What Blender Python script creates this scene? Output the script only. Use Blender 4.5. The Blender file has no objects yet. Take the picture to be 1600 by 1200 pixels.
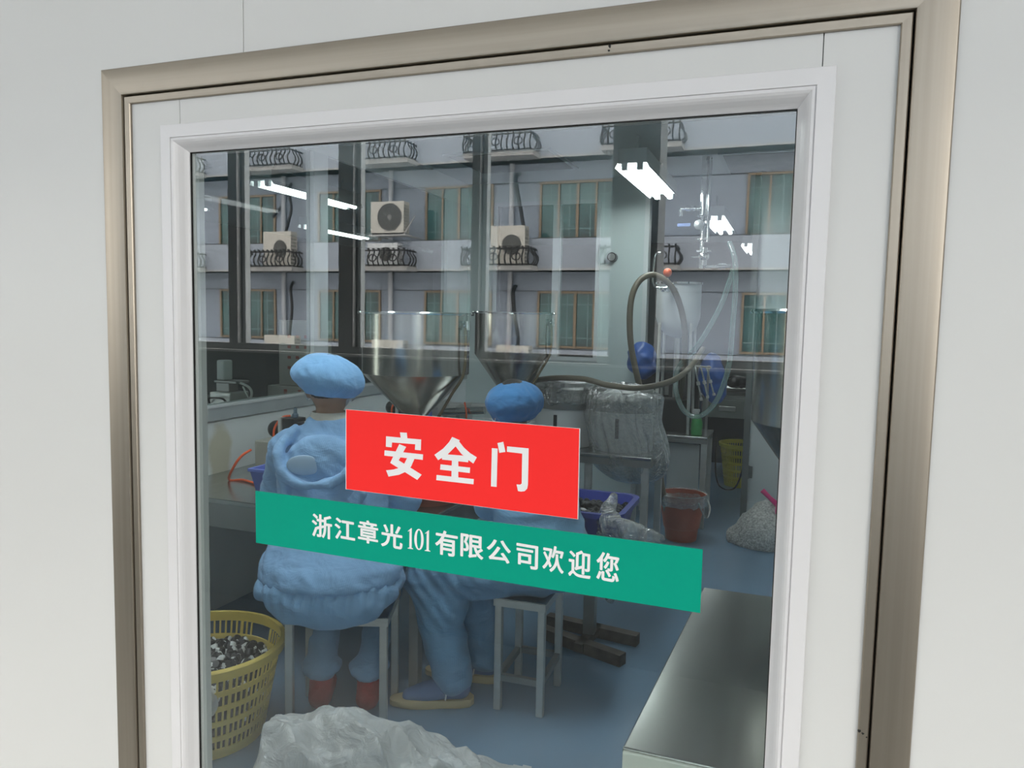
import bpy, bmesh, math, random
import numpy as np
from mathutils import Vector, Matrix, Quaternion, noise
random.seed(7)
SC = bpy.context.scene
COL = SC.collection

# ------------------------------------------------------------------ camera
FPX = 1190.8
CAM = Vector((0.8532, -0.7911, 1.45))
_yaw, _pitch, _roll = 0.3552, 0.0855, -0.0201
_f = Vector((-math.sin(_yaw)*math.cos(_pitch), math.cos(_yaw)*math.cos(_pitch), -math.sin(_pitch)))
_r = Vector((math.cos(_yaw), math.sin(_yaw), 0)); _d = _f.cross(_r)
_c, _s = math.cos(_roll), math.sin(_roll)
_r2 = _c*_r + _s*_d; _d2 = -_s*_r + _c*_d
cd = bpy.data.cameras.new('camera'); cam = bpy.data.objects.new('camera', cd); COL.objects.link(cam)
cd.sensor_width = 36.0; cd.lens = FPX/1600*36.0; cd.clip_start = 0.02; cd.clip_end = 200
M = Matrix((_r2, -_d2, -_f)).transposed().to_4x4(); M.translation = CAM
cam.matrix_world = M
SC.camera = cam
# ------------------------------------------------------------------ view, world
SC.view_settings.view_transform = 'Standard'
SC.view_settings.look = 'None'
SC.view_settings.exposure = 0.0
SC.view_settings.gamma = 1.0
SC.view_settings.use_curve_mapping = False
SC.cycles.caustics_reflective = False
SC.cycles.caustics_refractive = False
SC.cycles.max_bounces = 10
SC.cycles.diffuse_bounces = 5
SC.cycles.transparent_max_bounces = 24
SKY = 11.6            # overcast daylight outside the corridor windows
TUBE = 38.0          # fluorescent tubes
REFL_IOR = 2.2      # coated door glass
wd = bpy.data.worlds.new('overcast_sky'); SC.world = wd; wd.use_nodes = True
nt = wd.node_tree; nt.nodes.clear()
wo = nt.nodes.new('ShaderNodeOutputWorld'); wb = nt.nodes.new('ShaderNodeBackground')
tc = nt.nodes.new('ShaderNodeTexCoord'); sx = nt.nodes.new('ShaderNodeSeparateXYZ'); rp = nt.nodes.new('ShaderNodeValToRGB')
rp.color_ramp.elements[0].position = 0.0; rp.color_ramp.elements[0].color = (0.66, 0.63, 0.605, 1)
rp.color_ramp.elements[1].position = 0.8; rp.color_ramp.elements[1].color = (1.0, 0.955, 0.915, 1)
nt.links.new(tc.outputs['Generated'], sx.inputs[0]); nt.links.new(sx.outputs['Z'], rp.inputs[0])
nt.links.new(rp.outputs[0], wb.inputs[0]); wb.inputs[1].default_value = SKY
nt.links.new(wb.outputs[0], wo.inputs[0])

# ------------------------------------------------------------------ pixel helpers (1600x1200)
def ray(x, y):
    return _r2*((x-800)/FPX) + _d2*((y-600)/FPX) + _f
def ony(x, y, Y):
    d = ray(x, y); return CAM + d*((Y-CAM.y)/d.y)
def onz(x, y, Z):
    d = ray(x, y); return CAM + d*((Z-CAM.z)/d.z)

# ------------------------------------------------------------------ materials
MATS = {}
def pm(name, col, rough=0.5, metal=0.0, var=0.06, scale=8.0, bump=0.0, bscale=60.0, spec=0.5, col2=None, stretch=None, detail=3.0, coat=0.0):
    """procedural Principled: noise colour variation and noise bump"""
    if name in MATS: return MATS[name]
    m = bpy.data.materials.new(name); m.use_nodes = True; t = m.node_tree; N = t.nodes; L = t.links
    b = N['Principled BSDF']; b.inputs['Roughness'].default_value = rough; b.inputs['Metallic'].default_value = metal
    b.inputs['Specular IOR Level'].default_value = spec
    if coat: b.inputs['Coat Weight'].default_value = coat
    tcn = N.new('ShaderNodeTexCoord'); mp = N.new('ShaderNodeMapping')
    if stretch: mp.inputs['Scale'].default_value = stretch
    L.new(tcn.outputs['Object'], mp.inputs[0])
    nz = N.new('ShaderNodeTexNoise'); nz.inputs['Scale'].default_value = scale; nz.inputs['Detail'].default_value = detail
    L.new(mp.outputs[0], nz.inputs['Vector'])
    mx = N.new('ShaderNodeMix'); mx.data_type = 'RGBA'
    c = Vector(col)
    c2 = Vector(col2) if col2 else c*(1+var)
    c1 = c if col2 else c*(1-var)
    mx.inputs['A'].default_value = (*c1, 1); mx.inputs['B'].default_value = (*c2, 1)
    mr = N.new('ShaderNodeMapRange'); mr.inputs[1].default_value = 0.3; mr.inputs[2].default_value = 0.7
    L.new(nz.outputs[0], mr.inputs[0]); L.new(mr.outputs[0], mx.inputs['Factor'])
    L.new(mx.outputs['Result'], b.inputs['Base Color'])
    if bump:
        n2 = N.new('ShaderNodeTexNoise'); n2.inputs['Scale'].default_value = bscale; n2.inputs['Detail'].default_value = 4
        L.new(mp.outputs[0], n2.inputs['Vector'])
        bp = N.new('ShaderNodeBump'); bp.inputs['Strength'].default_value = bump; bp.inputs['Distance'].default_value = 0.01
        L.new(n2.outputs[0], bp.inputs['Height']); L.new(bp.outputs[0], b.inputs['Normal'])
    MATS[name] = m; return m

def emat(name, col, st):
    m = bpy.data.materials.new(name); m.use_nodes = True; t = m.node_tree; t.nodes.clear()
    e = t.nodes.new('ShaderNodeEmission'); o = t.nodes.new('ShaderNodeOutputMaterial')
    e.inputs[0].default_value = (*col, 1); e.inputs[1].default_value = st; t.links.new(e.outputs[0], o.inputs[0]); return m

def glassmat(name, tint, ior=None, rough=0.0, wav=0.0, flat=None):
    """clear pane: transparent layer with a Fresnel mirror layer"""
    m = bpy.data.materials.new(name); m.use_nodes = True; t = m.node_tree; N = t.nodes; L = t.links; N.clear()
    o = N.new('ShaderNodeOutputMaterial'); tr = N.new('ShaderNodeBsdfTransparent'); tr.inputs[0].default_value = (*tint, 1)
    if ior is None and flat is None:
        L.new(tr.outputs[0], o.inputs[0]); return m
    gl = N.new('ShaderNodeBsdfGlossy'); gl.inputs['Roughness'].default_value = rough
    mx = N.new('ShaderNodeMixShader')
    if flat is not None: mx.inputs[0].default_value = flat
    else:
        fr = N.new('ShaderNodeFresnel'); fr.inputs[0].default_value = ior
        ge = N.new('ShaderNodeNewGeometry'); one = N.new('ShaderNodeMath'); one.operation = 'SUBTRACT'; one.inputs[0].default_value = 1.0
        L.new(ge.outputs['Backfacing'], one.inputs[1]); mu = N.new('ShaderNodeMath'); mu.operation = 'MULTIPLY'
        L.new(fr.outputs[0], mu.inputs[0]); L.new(one.outputs[0], mu.inputs[1]); L.new(mu.outputs[0], mx.inputs[0])
    if wav:
        tcn = N.new('ShaderNodeTexCoord'); nz = N.new('ShaderNodeTexNoise'); nz.inputs['Scale'].default_value = 5.0; nz.inputs['Detail'].default_value = 0.5
        mp = N.new('ShaderNodeMapping'); mp.inputs['Scale'].default_value = (1.0, 1.0, 0.45)
        L.new(tcn.outputs['Object'], mp.inputs[0]); L.new(mp.outputs[0], nz.inputs['Vector'])
        bp = N.new('ShaderNodeBump'); bp.inputs['Strength'].default_value = wav; bp.inputs['Distance'].default_value = 0.01
        L.new(nz.outputs[0], bp.inputs['Height']); L.new(bp.outputs[0], gl.inputs['Normal'])
    L.new(tr.outputs[0], mx.inputs[1]); L.new(gl.outputs[0], mx.inputs[2]); L.new(mx.outputs[0], o.inputs[0]); return m

def filmmat(name, col, opaque, gloss=0.25, rough=0.2, bump=0.6, bscale=18.0, vary=0.35, trans=0.5):
    """plastic film: part clear, part milky, wrinkled gloss"""
    m = bpy.data.materials.new(name); m.use_nodes = True; t = m.node_tree; N = t.nodes; L = t.links; N.clear()
    o = N.new('ShaderNodeOutputMaterial'); tr = N.new('ShaderNodeBsdfTransparent')
    df = N.new('ShaderNodeBsdfDiffuse'); df.inputs[0].default_value = (*col, 1)
    tl = N.new('ShaderNodeBsdfTranslucent'); tl.inputs[0].default_value = (*col, 1)
    gl = N.new('ShaderNodeBsdfGlossy'); gl.inputs['Roughness'].default_value = rough
    tcn = N.new('ShaderNodeTexCoord'); nz = N.new('ShaderNodeTexNoise'); nz.inputs['Scale'].default_value = bscale; nz.inputs['Detail'].default_value = 5; nz.inputs['Distortion'].default_value = 1.2
    L.new(tcn.outputs['Object'], nz.inputs['Vector'])
    bp = N.new('ShaderNodeBump'); bp.inputs['Strength'].default_value = bump; bp.inputs['Distance'].default_value = 0.03
    L.new(nz.outputs[0], bp.inputs['Height'])
    for s in (df, tl, gl): L.new(bp.outputs[0], s.inputs['Normal'])
    m1 = N.new('ShaderNodeMixShader'); m1.inputs[0].default_value = trans; L.new(df.outputs[0], m1.inputs[1]); L.new(tl.outputs[0], m1.inputs[2])
    lw = N.new('ShaderNodeLayerWeight'); lw.inputs[0].default_value = 0.35
    ma = N.new('ShaderNodeMath'); ma.operation = 'MULTIPLY_ADD'; ma.inputs[1].default_value = vary; ma.inputs[2].default_value = opaque
    L.new(lw.outputs['Facing'], ma.inputs[0])
    m2 = N.new('ShaderNodeMixShader'); L.new(ma.outputs[0], m2.inputs[0]); L.new(tr.outputs[0], m2.inputs[1]); L.new(m1.outputs[0], m2.inputs[2])
    m3 = N.new('ShaderNodeMixShader'); m3.inputs[0].default_value = gloss
    mb_ = N.new('ShaderNodeMath'); mb_.operation = 'MULTIPLY_ADD'; mb_.inputs[1].default_value = gloss*1.6; mb_.inputs[2].default_value = gloss*0.35
    L.new(lw.outputs['Facing'], mb_.inputs[0]); L.new(mb_.outputs[0], m3.inputs[0])
    L.new(m2.outputs[0], m3.inputs[1]); L.new(gl.outputs[0], m3.inputs[2]); L.new(m3.outputs[0], o.inputs[0]); return m

def clothmat(name, col, stripes=True):
    m = pm(name, col, rough=0.85, var=0.10, scale=6.0, spec=0.15)
    t = m.node_tree; N = t.nodes; L = t.links; b = N['Principled BSDF']
    b.inputs['Sheen Weight'].default_value = 0.15
    tcn = N.new('ShaderNodeTexCoord')
    n2 = N.new('ShaderNodeTexNoise'); n2.inputs['Scale'].default_value = 10; n2.inputs['Detail'].default_value = 3; n2.inputs['Distortion'].default_value = 0.5
    mp = N.new('ShaderNodeMapping'); mp.inputs['Rotation'].default_value = (0.3, 0.5, 0.4); mp.inputs['Scale'].default_value = (1, 1, 1.7)
    L.new(tcn.outputs['Object'], mp.inputs[0]); L.new(mp.outputs[0], n2.inputs['Vector'])
    bp = N.new('ShaderNodeBump'); bp.inputs['Strength'].default_value = 0.42; bp.inputs['Distance'].default_value = 0.03
    L.new(n2.outputs[0], bp.inputs['Height'])
    if stripes:
        wv = N.new('ShaderNodeTexWave'); wv.inputs['Scale'].default_value = 55; wv.bands_direction = 'X'; wv.inputs['Distortion'].default_value = 0.3
        L.new(tcn.outputs['Object'], wv.inputs['Vector'])
        b2 = N.new('ShaderNodeBump'); b2.inputs['Strength'].default_value = 0.10; b2.inputs['Distance'].default_value = 0.003
        L.new(wv.outputs['Fac'], b2.inputs['Height']); L.new(bp.outputs[0], b2.inputs['Normal']); bp = b2
    L.new(bp.outputs[0], b.inputs['Normal']); return m

# ------------------------------------------------------------------ mesh builder
def frame_of(d):
    d = d.normalized(); a = Vector((0, 0, 1)) if abs(d.z) < 0.9 else Vector((1, 0, 0))
    u = d.cross(a).normalized(); v = d.cross(u).normalized(); return u, v
class MB:
    def __init__(s): s.v = []; s.f = []; s.m = []
    def add(s, vs, fs, mi=0):
        o = len(s.v); s.v += [Vector(p) for p in vs]
        for f in fs: s.f.append([i+o for i in f]); s.m.append(mi)
        return s
    def box(s, x0, x1, y0, y1, z0, z1, mi=0, R=None, c=None):
        vs = [Vector((x, y, z)) for z in (z0, z1) for y in (y0, y1) for x in (x0, x1)]
        if R is not None: vs = [R @ p + (c or Vector()) for p in vs]
        return s.add(vs, [(0, 2, 3, 1), (4, 5, 7, 6), (0, 1, 5, 4), (2, 6, 7, 3), (0, 4, 6, 2), (1, 3, 7, 5)], mi)
    def tube(s, pts, r, seg=10, mi=0, closed=False, flat=1.0):
        pts = [Vector(p) for p in pts]; n = len(pts); rr = r if isinstance(r, (list, tuple)) else [r]*n
        rings = []; u = None
        for i, p in enumerate(pts):
            a = pts[(i-1) % n] if (i > 0 or closed) else p; b = pts[(i+1) % n] if (i < n-1 or closed) else p
            d = (b-a).normalized()
            if u is None: u, v = frame_of(d)
            else:
                u = (u - d*u.dot(d))
                u = u.normalized() if u.length > 1e-6 else frame_of(d)[0]
                v = d.cross(u)
            rings.append([p + (u*math.cos(t)*rr[i] + v*math.sin(t)*rr[i]*flat) for t in (2*math.pi*k/seg for k in range(seg))])
        return s.loft(rings, closed_path=closed, mi=mi)
    def loft(s, rings, closed_path=False, mi=0, caps=True):
        n = len(rings); k = len(rings[0]); vs = [p for r in rings for p in r]; fs = []
        for i in range(n if closed_path else n-1):
            for j in range(k):
                a = i*k+j; b = i*k+(j+1) % k; c = ((i+1) % n)*k+(j+1) % k; d = ((i+1) % n)*k+j
                fs.append((a, b, c, d))
        if caps and not closed_path:
            fs.append(tuple(reversed(range(k)))); fs.append(tuple((n-1)*k+j for j in range(k)))
        return s.add(vs, fs, mi)
    def lathe(s, prof, c=(0, 0, 0), seg=32, mi=0, R=None, close=False):
        c = Vector(c); rings = []
        for r, z in prof:
            ring = [Vector((r*math.cos(2*math.pi*k/seg), r*math.sin(2*math.pi*k/seg), z)) for k in range(seg)]
            if R is not None: ring = [R @ p for p in ring]
            rings.append([p+c for p in ring])
        return s.loft(rings, caps=not close, closed_path=close, mi=mi)
    def cyl(s, a, b, r, seg=16, mi=0, r2=None):
        return s.tube([a, b], [r, r if r2 is None else r2], seg, mi)
    def ball(s, c, rad, R=None, nu=20, nv=12, mi=0):
        c = Vector(c); rad = Vector(rad) if not isinstance(rad, (int, float)) else Vector((rad,)*3)
        rings = []
        for i in range(nv+1):
            t = math.pi*(i/nv*0.998+0.001)
            ring = [Vector((math.sin(t)*math.cos(2*math.pi*k/nu)*rad.x, math.sin(t)*math.sin(2*math.pi*k/nu)*rad.y, math.cos(t)*rad.z)) for k in range(nu)]
            if R is not None: ring = [R @ p for p in ring]
            rings.append([p+c for p in reversed(ring)])
        return s.loft(rings, mi=mi)
    def limb(s, pts, rad, seg=14, flat=1.0):
        s.tube(pts, rad, seg, flat=flat)
        n = len(pts)
        for p, r in zip(pts, rad): s.ball(p, r*0.995, nu=14, nv=8)
        return s
    def prism(s, poly, y0, y1, mi=0):
        """polygon in xz pushed along y"""
        k = len(poly); vs = [Vector((x, y0, z)) for x, z in poly] + [Vector((x, y1, z)) for x, z in poly]
        fs = [tuple(range(k)), tuple(reversed(range(k, 2*k)))] + [(i, i+k, (i+1) % k+k, (i+1) % k) for i in range(k)]
        return s.add(vs, fs, mi)
    def xf(s, fn): s.v = [fn(p) for p in s.v]; return s
    def mesh(s, name, mats, smooth=None, off=Vector((0, 0, 0)), fix=True):
        me = bpy.data.meshes.new(name); me.from_pydata([tuple(p-off) for p in s.v], [], s.f)
        for m in (mats if isinstance(mats, (list, tuple)) else [mats]): me.materials.append(m)
        for p, mi in zip(me.polygons, s.m): p.material_index = mi
        if fix:
            bm = bmesh.new(); bm.from_mesh(me); bmesh.ops.recalc_face_normals(bm, faces=bm.faces); bm.to_mesh(me); bm.free()
        if smooth is not None:
            me.shade_smooth(); me.set_sharp_from_angle(angle=math.radians(smooth))
        return me
    def build(s, name, mats, parent=None, smooth=None, bevel=0.0, bseg=2, fix=True, off=None):
        w = wloc(parent) if parent else (off or Vector((0, 0, 0)))
        me = s.mesh(name, mats, smooth, w, fix)
        o = bpy.data.objects.new(name, me); COL.objects.link(o)
        if parent: o.parent = parent
        elif off is not None: o.location = off
        if bevel:
            b = o.modifiers.new('bevel', 'BEVEL'); b.width = bevel; b.segments = bseg; b.limit_method = 'ANGLE'; b.angle_limit = math.radians(40)
        return o
    def skin(s, name, mats, parent=None, voxel=0.009, smooth_it=4, disp=None):
        """fuse overlapping shapes into one continuous surface"""
        w = wloc(parent) if parent else Vector((0, 0, 0))
        me = s.mesh('tmp', [], None, Vector((0, 0, 0)))
        o = bpy.data.objects.new('tmp', me); COL.objects.link(o)
        r = o.modifiers.new('r', 'REMESH'); r.mode = 'VOXEL'; r.voxel_size = voxel
        if smooth_it:
            q = o.modifiers.new('s', 'SMOOTH'); q.factor = 0.5; q.iterations = smooth_it
        dg = bpy.context.evaluated_depsgraph_get()
        m2 = bpy.data.meshes.new_from_object(o.evaluated_get(dg)); m2.name = name
        bpy.data.objects.remove(o); bpy.data.meshes.remove(me)
        if disp:
            nr = [v.normal.copy() for v in m2.vertices]
            for v, n in zip(m2.vertices, nr): v.co = v.co + n*disp(v.co)
        for v in m2.vertices: v.co = v.co - w
        m2.materials.clear()
        for m in (mats if isinstance(mats, (list, tuple)) else [mats]): m2.materials.append(m)
        m2.shade_smooth()
        ob = bpy.data.objects.new(name, m2); COL.objects.link(ob)
        if parent: ob.parent = parent
        return ob
def wloc(o):
    p = Vector((0, 0, 0))
    while o is not None: p = p + o.location; o = o.parent
    return p
def thing(name, label, cat, loc=(0, 0, 0), group=None):
    o = bpy.data.objects.new(name, None); COL.objects.link(o); o.location = loc; o.empty_display_size = 0.1
    o['label'] = label; o['category'] = cat
    if group: o['group'] = group
    return o
def tag(o, label, cat, group=None):
    o['label'] = label; o['category'] = cat
    if group: o['group'] = group
    return o
def struct(name, label=None):
    o = bpy.data.objects.new(name, None); COL.objects.link(o); o['kind'] = 'structure'
    if label: o['label'] = label
    return o
def skind(o): o['kind'] = 'structure'; return o
def dup(root, loc, label=None, rotz=None, group=None, scale=None):
    r = root.copy(); COL.objects.link(r); r.location = loc
    if rotz is not None: r.rotation_euler = (0, 0, rotz)
    if scale is not None: r.scale = scale
    if label: r['label'] = label
    if group: r['group'] = group
    for ch in list(root.children):
        c = ch.copy(); COL.objects.link(c); c.parent = r
        for g in ch.children:
            d = g.copy(); COL.objects.link(d); d.parent = c
    return r
def curve_pts(ctrl, n=8):
    """Catmull-Rom through the control points"""
    P = [Vector(p) for p in ctrl]; out = []
    for i in range(len(P)-1):
        p0 = P[max(i-1, 0)]; p1 = P[i]; p2 = P[i+1]; p3 = P[min(i+2, len(P)-1)]
        for k in range(n):
            t = k/n
            out.append(0.5*((2*p1)+(p2-p0)*t+(2*p0-5*p1+4*p2-p3)*t*t+(3*p1-p0-3*p2+p3)*t**3))
    out.append(P[-1]); return out
def fold(sc, amp, seed=0.0, zs=1.0):
    def f(p):
        q = Vector((p.x*sc+seed, p.y*sc+seed*2, p.z*sc*zs))
        a = noise.noise(q); b = noise.noise(q*2.1+Vector((5, 3, 1)))
        return amp*((1-abs(a)*2.4)*0.6 + 0.4*b)
    return f
def rotz(a): return Matrix.Rotation(a, 3, 'Z')
def rotx(a): return Matrix.Rotation(a, 3, 'X')
def roty(a): return Matrix.Rotation(a, 3, 'Y')

# ================================================================== STRUCTURE
W_white = pm('white_panel', (0.63, 0.625, 0.61), rough=0.42, var=0.012, scale=2.5, spec=0.4)
W_leaf = pm('white_leaf', (0.63, 0.625, 0.61), rough=0.38, var=0.012, scale=3, spec=0.4)
W_pvc = pm('white_pvc', (0.685, 0.67, 0.675), rough=0.32, var=0.008, scale=12, spec=0.45)
alu_v = pm('bronze_aluminium_upright', (0.36, 0.315, 0.26), rough=0.42, metal=1.0, var=0.08, scale=14, stretch=(9, 9, 0.12))
alu_h = pm('bronze_aluminium_head', (0.36, 0.315, 0.26), rough=0.42, metal=1.0, var=0.08, scale=14, stretch=(0.12, 9, 9))
black = pm('black_rubber', (0.012, 0.011, 0.010), rough=0.7)
grey_gasket = pm('grey_gasket', (0.34, 0.36, 0.36), rough=0.5)
seam = pm('seam_grey', (0.25, 0.25, 0.24), rough=0.7)

ZT, DW = 1.7348, 0.94
w01, w12, w23, w23t, w34 = 0.0353, 0.0114, 0.0520, 0.0317, 0.0329
DB = -0.15        # corridor floor
xw0, xw1 = -4.6, 5.0
# corridor-side wall with the door opening
wall = struct('wall_front', 'white sandwich panel wall around the door')
sxm = ony(379, 40, 0).x
MB().box(xw0, -w01+0.004, 0.0014, 0.05, DB, ZT+w01-0.004).box(xw0, sxm-0.0006, 0.0014, 0.05, ZT+w01-0.004, 2.75) \
    .build('panel', W_white, wall)
MB().box(sxm+0.0006, xw1, 0.0014, 0.05, ZT+w01-0.004, 2.75).build('panel', W_white, wall)
MB().box(DW+w01-0.004, xw1, 0.0014, 0.05, DB, ZT+w01-0.004).build('panel', W_white, wall)
MB().box(sxm-0.004, sxm+0.004, 0.004, 0.045, ZT+w01, 2.74).build('seam_strip', seam, wall)

def mitre_frame(x0, x1, z0, z1, prof, sides='LTRB'):
    """profile (inset, y) swept round a rectangle; each side its own mesh with mitred ends"""
    out = {}
    for sd in sides:
        mb = MB(); A = []; B = []
        for t, y in prof:
            if sd == 'L': a, b = (x0+t, z0+t if 'B' in sides else z0), (x0+t, z1-t)
            if sd == 'R': a, b = (x1-t, z0+t if 'B' in sides else z0), (x1-t, z1-t)
            if sd == 'T': a, b = (x0+t, z1-t), (x1-t, z1-t)
            if sd == 'B': a, b = (x0+t, z0+t), (x1-t, z0+t)
            A.append(Vector((a[0], y, a[1]))); B.append(Vector((b[0], y, b[1])))
        k = len(A); mb.add(A+B, [(i, i+1, i+1+k, i+k) for i in range(k-1)] + [tuple(range(k)), tuple(range(k, 2*k))])
        out[sd] = mb
    return out
fr = struct('trim_1', 'brushed bronze-coloured aluminium door frame with mitred corners')
prof = [(0, 0.020), (0, 0.0), (0.0012, -0.0012), (0.004, -0.0017), (0.014, -0.0021), (0.024, -0.0021), (0.0325, -0.0015), (0.0347, -0.0008), (0.0353, 0.0006), (0.0353, 0.040)]
for k, mb in mitre_frame(-w01, DW+w01, DB, ZT+w01, prof, 'LTR').items():
    mb.build('head' if k == 'T' else 'jamb', alu_h if k == 'T' else alu_v, fr, smooth=30)
for k, mb in mitre_frame(0, DW, DB, ZT, [(-0.001, 0.014), (0.0028, 0.014), (0.0028, 0.03), (-0.001, 0.03)], 'LTR').items():
    mb.build('door_seal', black, fr)

door = struct('door_1', 'white door leaf with a metal edge, white window trim and a large glass pane')
g = 0.0017
prof = [(g, 0.036), (g, 0.0022), (g+0.001, 0.0012), (w12-0.001, 0.0014), (w12, 0.0024), (w12, 0.036)]
for k, mb in mitre_frame(0, DW, DB+0.01, ZT, prof, 'LTR').items():
    mb.build('edge_strip', alu_h if k == 'T' else alu_v, door, smooth=30)
yl = 0.0055
for px_, py_, sz in ((953, 72, 0.0022), (951, 79, 0.0017), (1343, 1142, 0.0020), (1348, 1146, 0.0015), (1354, 1152, 0.0010), (583, 86, 0.0012)):
    c = ony(px_, py_, 0.0012); rd = random.Random(px_)
    MB().prism([(c.x+sz*rd.uniform(0.5, 1.1)*math.cos(a*math.pi/4), c.z+sz*rd.uniform(0.5, 1.1)*math.sin(a*math.pi/4)) for a in range(8)], 0.0010, 0.0018).build('dirt_spot', black, door)
xs0, xs1 = ony(281, 172, yl).x, ony(1286.5, 76, yl).x
gx0, gx1, gz1, gz0 = w12+w23+w34, DW-w12-w23-w34, ZT-w12-w23t-w34, 0.70
tx0, tx1, tz1, tz0 = gx0-w34, gx1+w34, gz1+w34, gz0-w34
MB().box(w12, tx0+0.008, yl, 0.036, DB+0.01, tz1-0.008).box(w12, xs0-0.0005, yl, 0.036, tz1-0.008, ZT-w12).build('leaf_panel', W_leaf, door)
MB().box(xs0+0.0005, xs1-0.0005, yl, 0.036, tz1-0.008, ZT-w12).build('leaf_panel', W_leaf, door)
MB().box(tx1-0.008, DW-w12, yl, 0.036, DB+0.01, tz1-0.008).box(xs1+0.0005, DW-w12, yl, 0.036, tz1-0.008, ZT-w12).build('leaf_panel', W_leaf, door)
MB().box(tx0+0.0075, tx1-0.0075, yl, 0.036, DB+0.01, tz0+0.008).build('leaf_panel', W_leaf, door)
MB().box(xs0-0.003, xs0+0.003, 0.008, 0.034, tz1, ZT-w12-0.001).box(xs1-0.003, xs1+0.003, 0.008, 0.034, tz1, ZT-w12-0.001).build('seam_strip', seam, door)
prof = [(0, 0.010), (0, 0.0010), (0.0006, 0.0003), (0.0165, -0.0002), (0.0168, 0.0016), (0.0176, 0.0016), (0.0179, -0.0002), (0.0205, 0.0003), (0.0228, 0.0022), (0.0250, 0.0050), (0.0272, 0.0085), (0.0290, 0.0115), (0.0308, 0.0140), (w34, 0.0165), (w34, 0.030)]
for k, mb in mitre_frame(tx0, tx1, tz0, tz1, prof).items(): mb.build('window_trim', W_pvc, door)
prof = [(w34-0.002, 0.0175), (w34+0.0010, 0.0180), (w34+0.0010, 0.0205), (w34-0.002, 0.0205)]
for k, mb in mitre_frame(tx0, tx1, tz0, tz1, prof).items(): mb.build('glazing_bead', black, door)
YG = 0.0205
glass_front = glassmat('door_glass_face', (0.88, 0.925, 0.905), ior=REFL_IOR, wav=0.02)
glass_back = glassmat('door_glass_body', (1.0, 1.0, 1.0))
gb = MB(); gb.box(gx0-0.004, gx1+0.004, YG, YG+0.005, gz0-0.004, gz1+0.004)
gb.m = [1, 1, 0, 1, 1, 1]
gb.build('glass_pane', [glass_front, glass_back], door)
# inner side of the glazing: grey spacer seen along the left edge
for sd, ww in (('L', 0.0058), ('R', 0.0004), ('T', 0.0004), ('B', 0.0058)):
    prof = [(w34-0.003, 0.0262), (w34+ww, 0.0262), (w34+ww, 0.036), (w34-0.003, 0.036)]
    mitre_frame(tx0, tx1, tz0, tz1, prof)[sd].build('glazing_spacer', grey_gasket, door)

# ---- rooms behind the door
XW = -1.75          # left partition
YF = 5.10           # far partition
ZC = 2.55
XR = 1.35
floor_m = pm('blue_epoxy_floor', (0.155, 0.265, 0.385), rough=0.32, var=0.10, scale=1.6, spec=0.4, detail=5)
wall_teal = pm('pale_green_panel', (0.56, 0.645, 0.635), rough=0.5, var=0.03, scale=1.5)
wall_w = pm('white_partition', (0.66, 0.70, 0.70), rough=0.5, var=0.04, scale=2)
wall_d = pm('grey_room_wall', (0.17, 0.18, 0.175), rough=0.7, var=0.05, scale=2)
ceil_m = pm('ceiling_panel', (0.62, 0.66, 0.66), rough=0.6, var=0.03, scale=1.5)
alu_w = pm('pale_aluminium', (0.62, 0.66, 0.67), rough=0.4, metal=0.25, var=0.05, scale=6)
steel_d = pm('dark_steel_post', (0.20, 0.215, 0.21), rough=0.38, metal=0.7, var=0.08, scale=5)
pane_m = glassmat('partition_glass', (0.72, 0.76, 0.745), ior=1.12)
skind(MB().box(-6.0, 1.6, 0.055, 10.2, -0.12, 0.0).build('floor', floor_m))
skind(MB().box(-6.0, 1.6, 0.055, 10.2, ZC, ZC+0.08).build('ceiling', ceil_m))
skind(MB().box(XR, XR+0.06, 0.055, 10.2, 0, ZC).build('wall_right', wall_w))
skind(MB().box(-6.0, 1.6, 10.1, 10.2, 0, ZC).build('wall_back', wall_d))
skind(MB().box(-6.0, -5.9, 0.055, 10.2, 0, ZC).build('wall_side', wall_d))
wl = struct('wall_left', 'white half-height partition with a grey aluminium ledge')
ZS = 1.006
stain = pm('stained_partition', (0.66, 0.70, 0.70), rough=0.5, var=0.04, scale=2)
def add_stain(m, centre, size, col):
    t = m.node_tree; N = t.nodes; L = t.links; b = N['Principled BSDF']; src = b.inputs['Base Color'].links[0].from_socket
    tcn = N.new('ShaderNodeTexCoord'); mp = N.new('ShaderNodeMapping'); mp.vector_type = 'TEXTURE'
    mp.inputs['Location'].default_value = centre; mp.inputs['Scale'].default_value = size
    nz = N.new('ShaderNodeTexNoise'); nz.inputs['Scale'].default_value = 9; nz.inputs['Detail'].default_value = 4
    L.new(tcn.outputs['Object'], nz.inputs['Vector']); L.new(tcn.outputs['Object'], mp.inputs[0])
    ln = N.new('ShaderNodeVectorMath'); ln.operation = 'LENGTH'; L.new(mp.outputs[0], ln.inputs[0])
    ad = N.new('ShaderNodeMath'); ad.operation = 'ADD'; L.new(ln.outputs['Value'], ad.inputs[0]); L.new(nz.outputs[0], ad.inputs[1])
    mr = N.new('ShaderNodeMapRange'); mr.inputs[1].default_value = 1.55; mr.inputs[2].default_value = 1.25; mr.inputs[3].default_value = 0; mr.inputs[4].default_value = 0.85
    L.new(ad.outputs[0], mr.inputs[0])
    mx = N.new('ShaderNodeMix'); mx.data_type = 'RGBA'; L.new(mr.outputs[0], mx.inputs['Factor']); L.new(src, mx.inputs['A']); mx.inputs['B'].default_value = (*col, 1)
    L.new(mx.outputs['Result'], b.inputs['Base Color'])
add_stain(stain, (-1.75, 2.16, 0.76), (0.2, 0.09, 0.15), (0.50, 0.46, 0.33))
MB().box(XW-0.06, XW, 0.055, YF, 0, ZS-0.072).build('lower_panel', stain, wl)
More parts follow.
